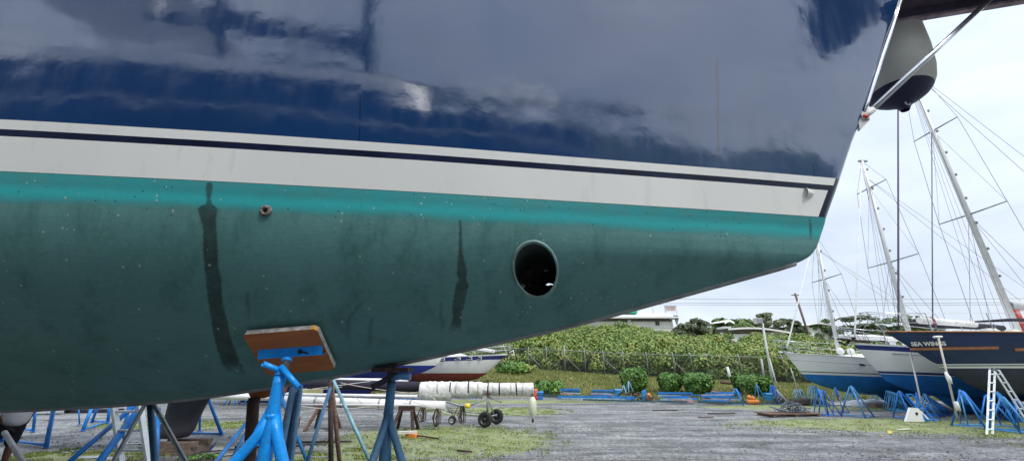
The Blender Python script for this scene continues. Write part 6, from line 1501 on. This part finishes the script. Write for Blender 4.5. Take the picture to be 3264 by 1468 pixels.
# mast trolley with wheels
TW = thing('mast_trolley', 'galvanised mast trolley on two big black wheels and a small one', 'trolley', (at(1560, 1340, 13.6).x, 13.6, 0))
def tl(px, py, Y): return local(TW, at(px, py, Y))
def wheel(px, py, Y, R, wdt, name='wheel', rim=True):
    c = tl(px, py, Y); c.z = R; ax = Vector((.35, 1, 0)).normalized(); mb = MB(); h = wdt / 2
    prof = [(R * .60, -h * .9), (R * .80, -h), (R * .95, -h * .8), (R, -h * .35), (R, h * .35), (R * .95, h * .8), (R * .80, h), (R * .60, h * .9)]
    wo = mb.lathe(prof, c, 28, axis=ax).build(name, M['tyre'], TW)
    MB().lathe([(R * .61, -h * .8), (R * .55, -h * .6), (R * .50, -h * .25), (R * .2, -h * .2), (R * .16, -h * .7), (0, -h * .7)], c, 20, axis=ax).build('rim', mat('rim_grey', (.07, .07, .08), .5, metal=.5) if name == 'wheel' else M['white'], wo)
    u = ax.cross(Vector((0, 0, 1))).normalized()
    for k in range(6):
        a = k * PI / 3; MB().lathe([(0, -.012), (R * .07, -.01), (R * .07, 0)], c + (u * math.cos(a) + Vector((0, 0, 1)) * math.sin(a)) * R * .36 - ax * h * .25, 8, axis=ax).build('bolt', M['rust'] if name == 'wheel' else M['grey_steel'], wo)
    return c
for px, py, Y, R in ((1546, 1332, 13.3, .235), (1583, 1322, 14.1, .235)): wheel(px, py, Y, R, .17)
wheel(1442, 1324, 14.0, .135, .10, 'jockey_wheel')
tb = [((1555, 1256), (1553, 1322), 13.7, .035), ((1553, 1262), (1575, 1322), 13.8, .025), ((1553, 1268), (1492, 1294), 13.5, .022), ((1480, 1296), (1420, 1278), 13.3, .030), ((1420, 1310), (1545, 1325), 13.5, .025), ((1440, 1300), (1420, 1290), 13.5, .02), ((1436, 1306), (1545, 1316), 13.8, .02), ((1442, 1322), (1436, 1298), 13.9, .02), ((1546, 1330), (1585, 1320), 13.7, .022), ((1555, 1262), (1600, 1282), 13.9, .018), ((1415, 1285), (1440, 1318), 13.4, .015)]
for (a, b_, Y, r) in tb: MB().tube([tl(*a, Y), tl(*b_, Y)], r, 8).build('frame_tube', M['grey_steel'], TW)
MB().box(tl(1556, 1254, 13.85), (.18, .5, .05)).build('cradle', M['rust'], TW)
# trestles of timber under the low masts
def trestle(px, ytop, ybot, Y, label, m, w=.5):
    p = at(px, ytop, Y); o = thing('timber_trestle', label, 'trestle', (p.x, Y, 0))
    MB().box((0, 0, p.z), (w, .12, .14)).build('crossbeam', m, o)
    for sx in (-1, 1):
        for sy in (-.35, .35): MB().beam((sx * w * .35, sy * .2, p.z - .03), (sx * w * .65, sy, 0), .08, .08, up=(0, 1, 0)).build('leg', m, o)
    return o
trestle(1040, 1298, 1340, 12.9, 'grey brown timber trestle under the left part of the thick white mast', M['wood'], .6)
trestle(1297, 1300, 1350, 12.7, 'reddish brown trestle under the right part of the thick white mast', M['rust'], .5)
g_ = gr(1298, 1392); o = thing('orange_bracket', 'orange and white broken stand foot lying behind the weathered stand', 'scrap', (g_.x, g_.y, 0)); MB().box((0, 0, .12), (.5, .12, .06), .3).build('white_bar', M['offwhite'], o); MB().box((.12, 0, .04), (.32, .14, .09), -.4).build('orange_block', M['orange_plastic'], o); MB().beam((.2, 0, .05), (.9, -.25, .01), .06, .03).build('rusty_strip', M['rust'], o)
g_ = gr(938, 1362); tag(MB().box((0, 0, .15), (.26, .05, .30), .3).build('wood_offcut', M['rust_o']), 'reddish board standing on edge behind the narrow blue stand', 'board').location = (g_.x, g_.y, 0)
g_ = gr(1240, 1372); tag(MB().box((0, 0, .12), (.12, .1, .26), .3).build('wood_offcut', M['wood']), 'small dark timber offcut left of the weathered stand', 'board').location = (g_.x, g_.y, 0)
# fender hanging from the wrapped mast end
fp_ = at(1697, 1262, 13.9); o = thing('hanging_fender', 'cream cylindrical fender hanging from the end of the wrapped mast', 'fender', (fp_.x, 13.9, 0)); zt, zb2 = fp_.z, .14
MB().lathe([(.0, zb2), (.03, zb2 + .0), (.055, zb2 + .10), (.135, zb2 + .20), (.135, zt - .15), (.065, zt - .02), (.04, zt)], n=20).build('body', M['fender'], o)
MB().lathe([(0, zb2 - .07), (.03, zb2 - .06), (.045, zb2 + .0), (.04, zb2 + .06)], n=12).build('lower_eye', M['rope_dark'], o); MB().lathe([(.05, zt - .02), (.03, zt + .06), (0, zt + .07)], n=12).build('upper_eye', M['rope_dark'], o)
MB().tube([(0, 0, zt + .05), (-.02, 0, 1.0)], .012, 5).build('hanging_rope', M['rope_dark'], o)
# row of distant stands and beams beyond the spars
bunch(pb, 1240, 1212, 25.5, 1420, 1218, 25.0, 9, 'small blue stands standing in a line beyond the black covered spar', .8, .4)
for x0, x1, w_ in ((1385, 1470, 'left'), (1440, 1520, 'right')): beam(x0, 1262, x1, 1264, 24.0, .14, bbr, w_ + ' one of two blue beams lying beyond the wrapped mast', 'blue beams beyond the wrapped mast')

# ------------------------------------------------------------------ small things on the ground
def leaf(px, py, s_, label):
    g_ = gr(px, py); mb = MB(); pts = [(0, -.5), (.22, -.2), (.25, .15), (0, .5), (-.25, .15), (-.22, -.2)]
    mb.add([(x * s_, y * s_, .02 + .12 * s_ * abs(x) * 4) for x, y in pts] + [(0, 0, .015)], [(0, 1, 6), (1, 2, 6), (2, 3, 6), (3, 4, 6), (4, 5, 6), (5, 0, 6)]); o = mb.build('fallen_leaf', M['leaf_yellow']); o.location = (g_.x, g_.y, .01); o.rotation_euler = (.3, .3, rng.random() * 6); tag(o, label, 'leaf', 'yellow leaves on the yard')
for px, py, s_, lab in ((2740, 1345, .30, 'yellow leaf below the first sloop keel block'), (2838, 1380, .34, 'largest yellow leaf on the grass strip at right'), (2805, 1388, .28, 'pale yellow leaf just left of the largest one'), (3090, 1378, .22, 'yellow leaf left of the folding ladder feet'), (978, 1368, .22, 'yellow leaf between narrow blue stand and tripod'),
                        (1145, 1436, .24, 'yellow leaf right of the pale tripod leg'), (2160, 1500, .3, 'yellow leaf on the open gravel'), (150, 1343, .3, 'bright yellow leaf inside the far left blue frame'), (1015, 1478, .2, 'yellow leaf at the lower picture edge')): leaf(px, py, s_ * .6, lab)
for px, py, L, an, m, lab in ((2300, 1318, 1.2, .05, 'rust', 'thin brown rod lying on the gravel near the beam heap'), (2120, 1308, 1.1, -.1, 'rust', 'short brown stick lying on the gravel below the middle heap'), (2880, 1370, .5, .2, 'offwhite', 'white bottle like scrap on the grass strip'), (1480, 1440, .4, -.5, 'rust', 'small brown bark strip on the green patch'), (860, 1425, 1.6, .05, 'rust', 'thin rusty rod lying in the wet gravel'), (1030, 1410, 1.4, .02, 'rust', 'rusty bar lying behind the tripod stand'), (2250, 1330, .6, 0, 'wood', 'dark stick lying on the open gravel')):
    g_ = gr(px, py); o = MB().tube([(-L / 2, 0, .02), (L / 2, 0, .03)], .022, 6).build('ground_stick', M[m]); o.location = (g_.x, g_.y, 0); o.rotation_euler = (0, 0, an); tag(o, lab, 'stick')
g_ = gr(640, 1460); C_, N_, S_ = clump_cloud([(rng.normal() * .25, rng.normal() * .06, .02, .12, .08, .06) for _ in range(9)], 260, .05); V, F = quads(C_, N_, S_, 1.5); o = arr_mesh('creeping_weed', V, F, M['leaf_bush']); o.location = (g_.x, g_.y, 0); tag(o, 'small green creeping weed patch by the puddle right of the timber blocks', 'weed')
# white pale sack near the far left frames
g_ = gr(140, 1318); o = MB().beam((-.7, 0, .1), (.7, .1, .25), .5, .12).build('grey_sheet', M['offwhite']); o.location = (g_.x, g_.y, 0); tag(o, 'pale folded sheet lying beyond the far left blue frame', 'sheet')
o = MB().box((0, 0, .06), (1.9, .5, .12), .15).build('dark_sheet', M['canvas_navy']); g_ = gr(300, 1312); o.location = (g_.x, g_.y, 0); tag(o, 'dark flat sheet lying beyond the blue frame left of the ladder', 'sheet')

# ------------------------------------------------------------------ person at the left edge, mostly behind the hull
PY = 7.0
pr = gr(8, 1500) if False else None
hip = at(42, 1330, PY)
base = Vector((hip.x - .10, PY, 0))
pers = thing('person', 'person in white shirt and black shorts standing behind the hull at the left edge', 'person', base)
def skin_mesh(name, verts, edges, radii, m, parent, sub=2, root=0):
    me = bpy.data.meshes.new(name); me.from_pydata(verts, edges, []); o = bpy.data.objects.new(name, me); COL.objects.link(o)
    md = o.modifiers.new('skin', 'SKIN'); md.use_smooth_shade = True
    for i, r in enumerate(radii):
        v = me.skin_vertices[0].data[i]; v.radius = (r if isinstance(r, tuple) else (r, r)); v.use_root = (i == root)
    s_ = o.modifiers.new('sub', 'SUBSURF'); s_.levels = sub; s_.render_levels = sub
    bpy.context.view_layer.update(); dg = bpy.context.evaluated_depsgraph_get(); me2 = bpy.data.meshes.new_from_object(o.evaluated_get(dg)); bpy.data.objects.remove(o)
    me2.materials.clear(); me2.materials.append(m); me2.polygons.foreach_set('use_smooth', [True] * len(me2.polygons))
    o = bpy.data.objects.new(name, me2); COL.objects.link(o); o.parent = parent; return o
# leaning slightly forward, weight on the near leg; x to the right of picture, faces left/back
Vb = [(.10, 0, .95), (.12, .01, 1.12), (.14, .02, 1.30), (.15, .03, 1.44), (.15, .03, 1.53), (.14, .01, 1.62), (.14, 0, 1.70),
      (.08, -.10, .90), (-.02, -.12, .50), (-.09, -.10, .09), (-.20, -.14, .035),
      (.12, .10, .90), (.08, .14, .49), (.06, .18, .09), (-.06, .18, .035),
      (.12, -.19, 1.40), (.03, -.25, 1.13), (-.12, -.26, .93), (-.17, -.26, .86), (.15, .22, 1.40), (.10, .28, 1.13), (.02, .30, .90), (-.01, .31, .82)]
Eb = [(0, 1), (1, 2), (2, 3), (3, 4), (4, 5), (5, 6), (0, 7), (7, 8), (8, 9), (9, 10), (0, 11), (11, 12), (12, 13), (13, 14), (3, 15), (15, 16), (16, 17), (17, 18), (3, 19), (19, 20), (20, 21), (21, 22)]
Rb = [(.11, .14), (.10, .13), (.11, .15), (.08, .11), (.052, .052), (.09, .08), (.075, .07), .085, .056, .036, .03, .085, .056, .036, .03, .052, .038, .026, .03, .052, .038, .026, .03]
body = skin_mesh('body', Vb, Eb, Rb, M['skin'], pers, 2)
for sg, (hx_, hy_, hz_) in ((-1, (-.17, -.26, .86)), (1, (-.01, .31, .82))):
    for k in range(5):
        L = (.055, .075, .082, .076, .06)[k]; dy = (-.036, -.018, 0, .016, .030)[k]; st0 = Vector((hx_ - .01, hy_ + dy * .8, hz_ - .02 + (.02 if k == 0 else 0))); skin_mesh('finger', [st0, st0 + Vector((-.012, dy * .3 + (-.02 if k == 0 else 0), -L * .55)), st0 + Vector((.004, dy * .4, -L))], [(0, 1), (1, 2)], [.0095, .009, .0075], M['skin'], body, 1)
skin_mesh('shirt', [(.09, 0, .80), (.115, .01, 1.02), (.14, .02, 1.30), (.15, .03, 1.43), (.13, -.18, 1.40), (.06, -.235, 1.22), (.15, .22, 1.40), (.12, .265, 1.22)], [(0, 1), (1, 2), (2, 3), (3, 4), (4, 5), (3, 6), (6, 7)], [(.19, .22), (.165, .20), (.15, .19), (.10, .13), .068, .058, .068, .058], M['shirt'], pers)
skin_mesh('shorts', [(.10, 0, .93), (.075, -.10, .80), (.01, -.115, .50), (.115, .10, .80), (.085, .13, .50)], [(0, 1), (1, 2), (0, 3), (3, 4)], [(.13, .155), .105, .085, .105, .085], M['shorts'], pers)
skin_mesh('hair', [(.15, .01, 1.66), (.15, .01, 1.73), (.13, 0, 1.76)], [(0, 1), (1, 2)], [(.095, .088), (.085, .08), .05], M['hair'], pers)
for sy in (-.035, .035): MB().lathe([(0, -.012), (.011, -.006), (.012, .004), (0, .012)], (.048, sy, 1.655), 10, axis=(1, 0, 0)).build('eye', M['white'], body)
MB().lathe([(0, -.02), (.014, .0), (.010, .025), (0, .03)], (.045, 0, 1.62), 8).build('nose', M['skin'], body); MB().box((.055, 0, 1.578), (.012, .05, .010)).build('mouth', M['red'], body)
for sy in (-.085, .085): MB().lathe([(0, -.03), (.012, -.01), (.012, .015), (0, .03)], (.145, sy, 1.64), 8).build('ear', M['skin'], body)
for (x, y) in ((-.15, -.12), (-.01, .18)): MB().box((x + .02, y, .02), (.27, .10, .035)).build('sandal', M['black_rubber'], pers)
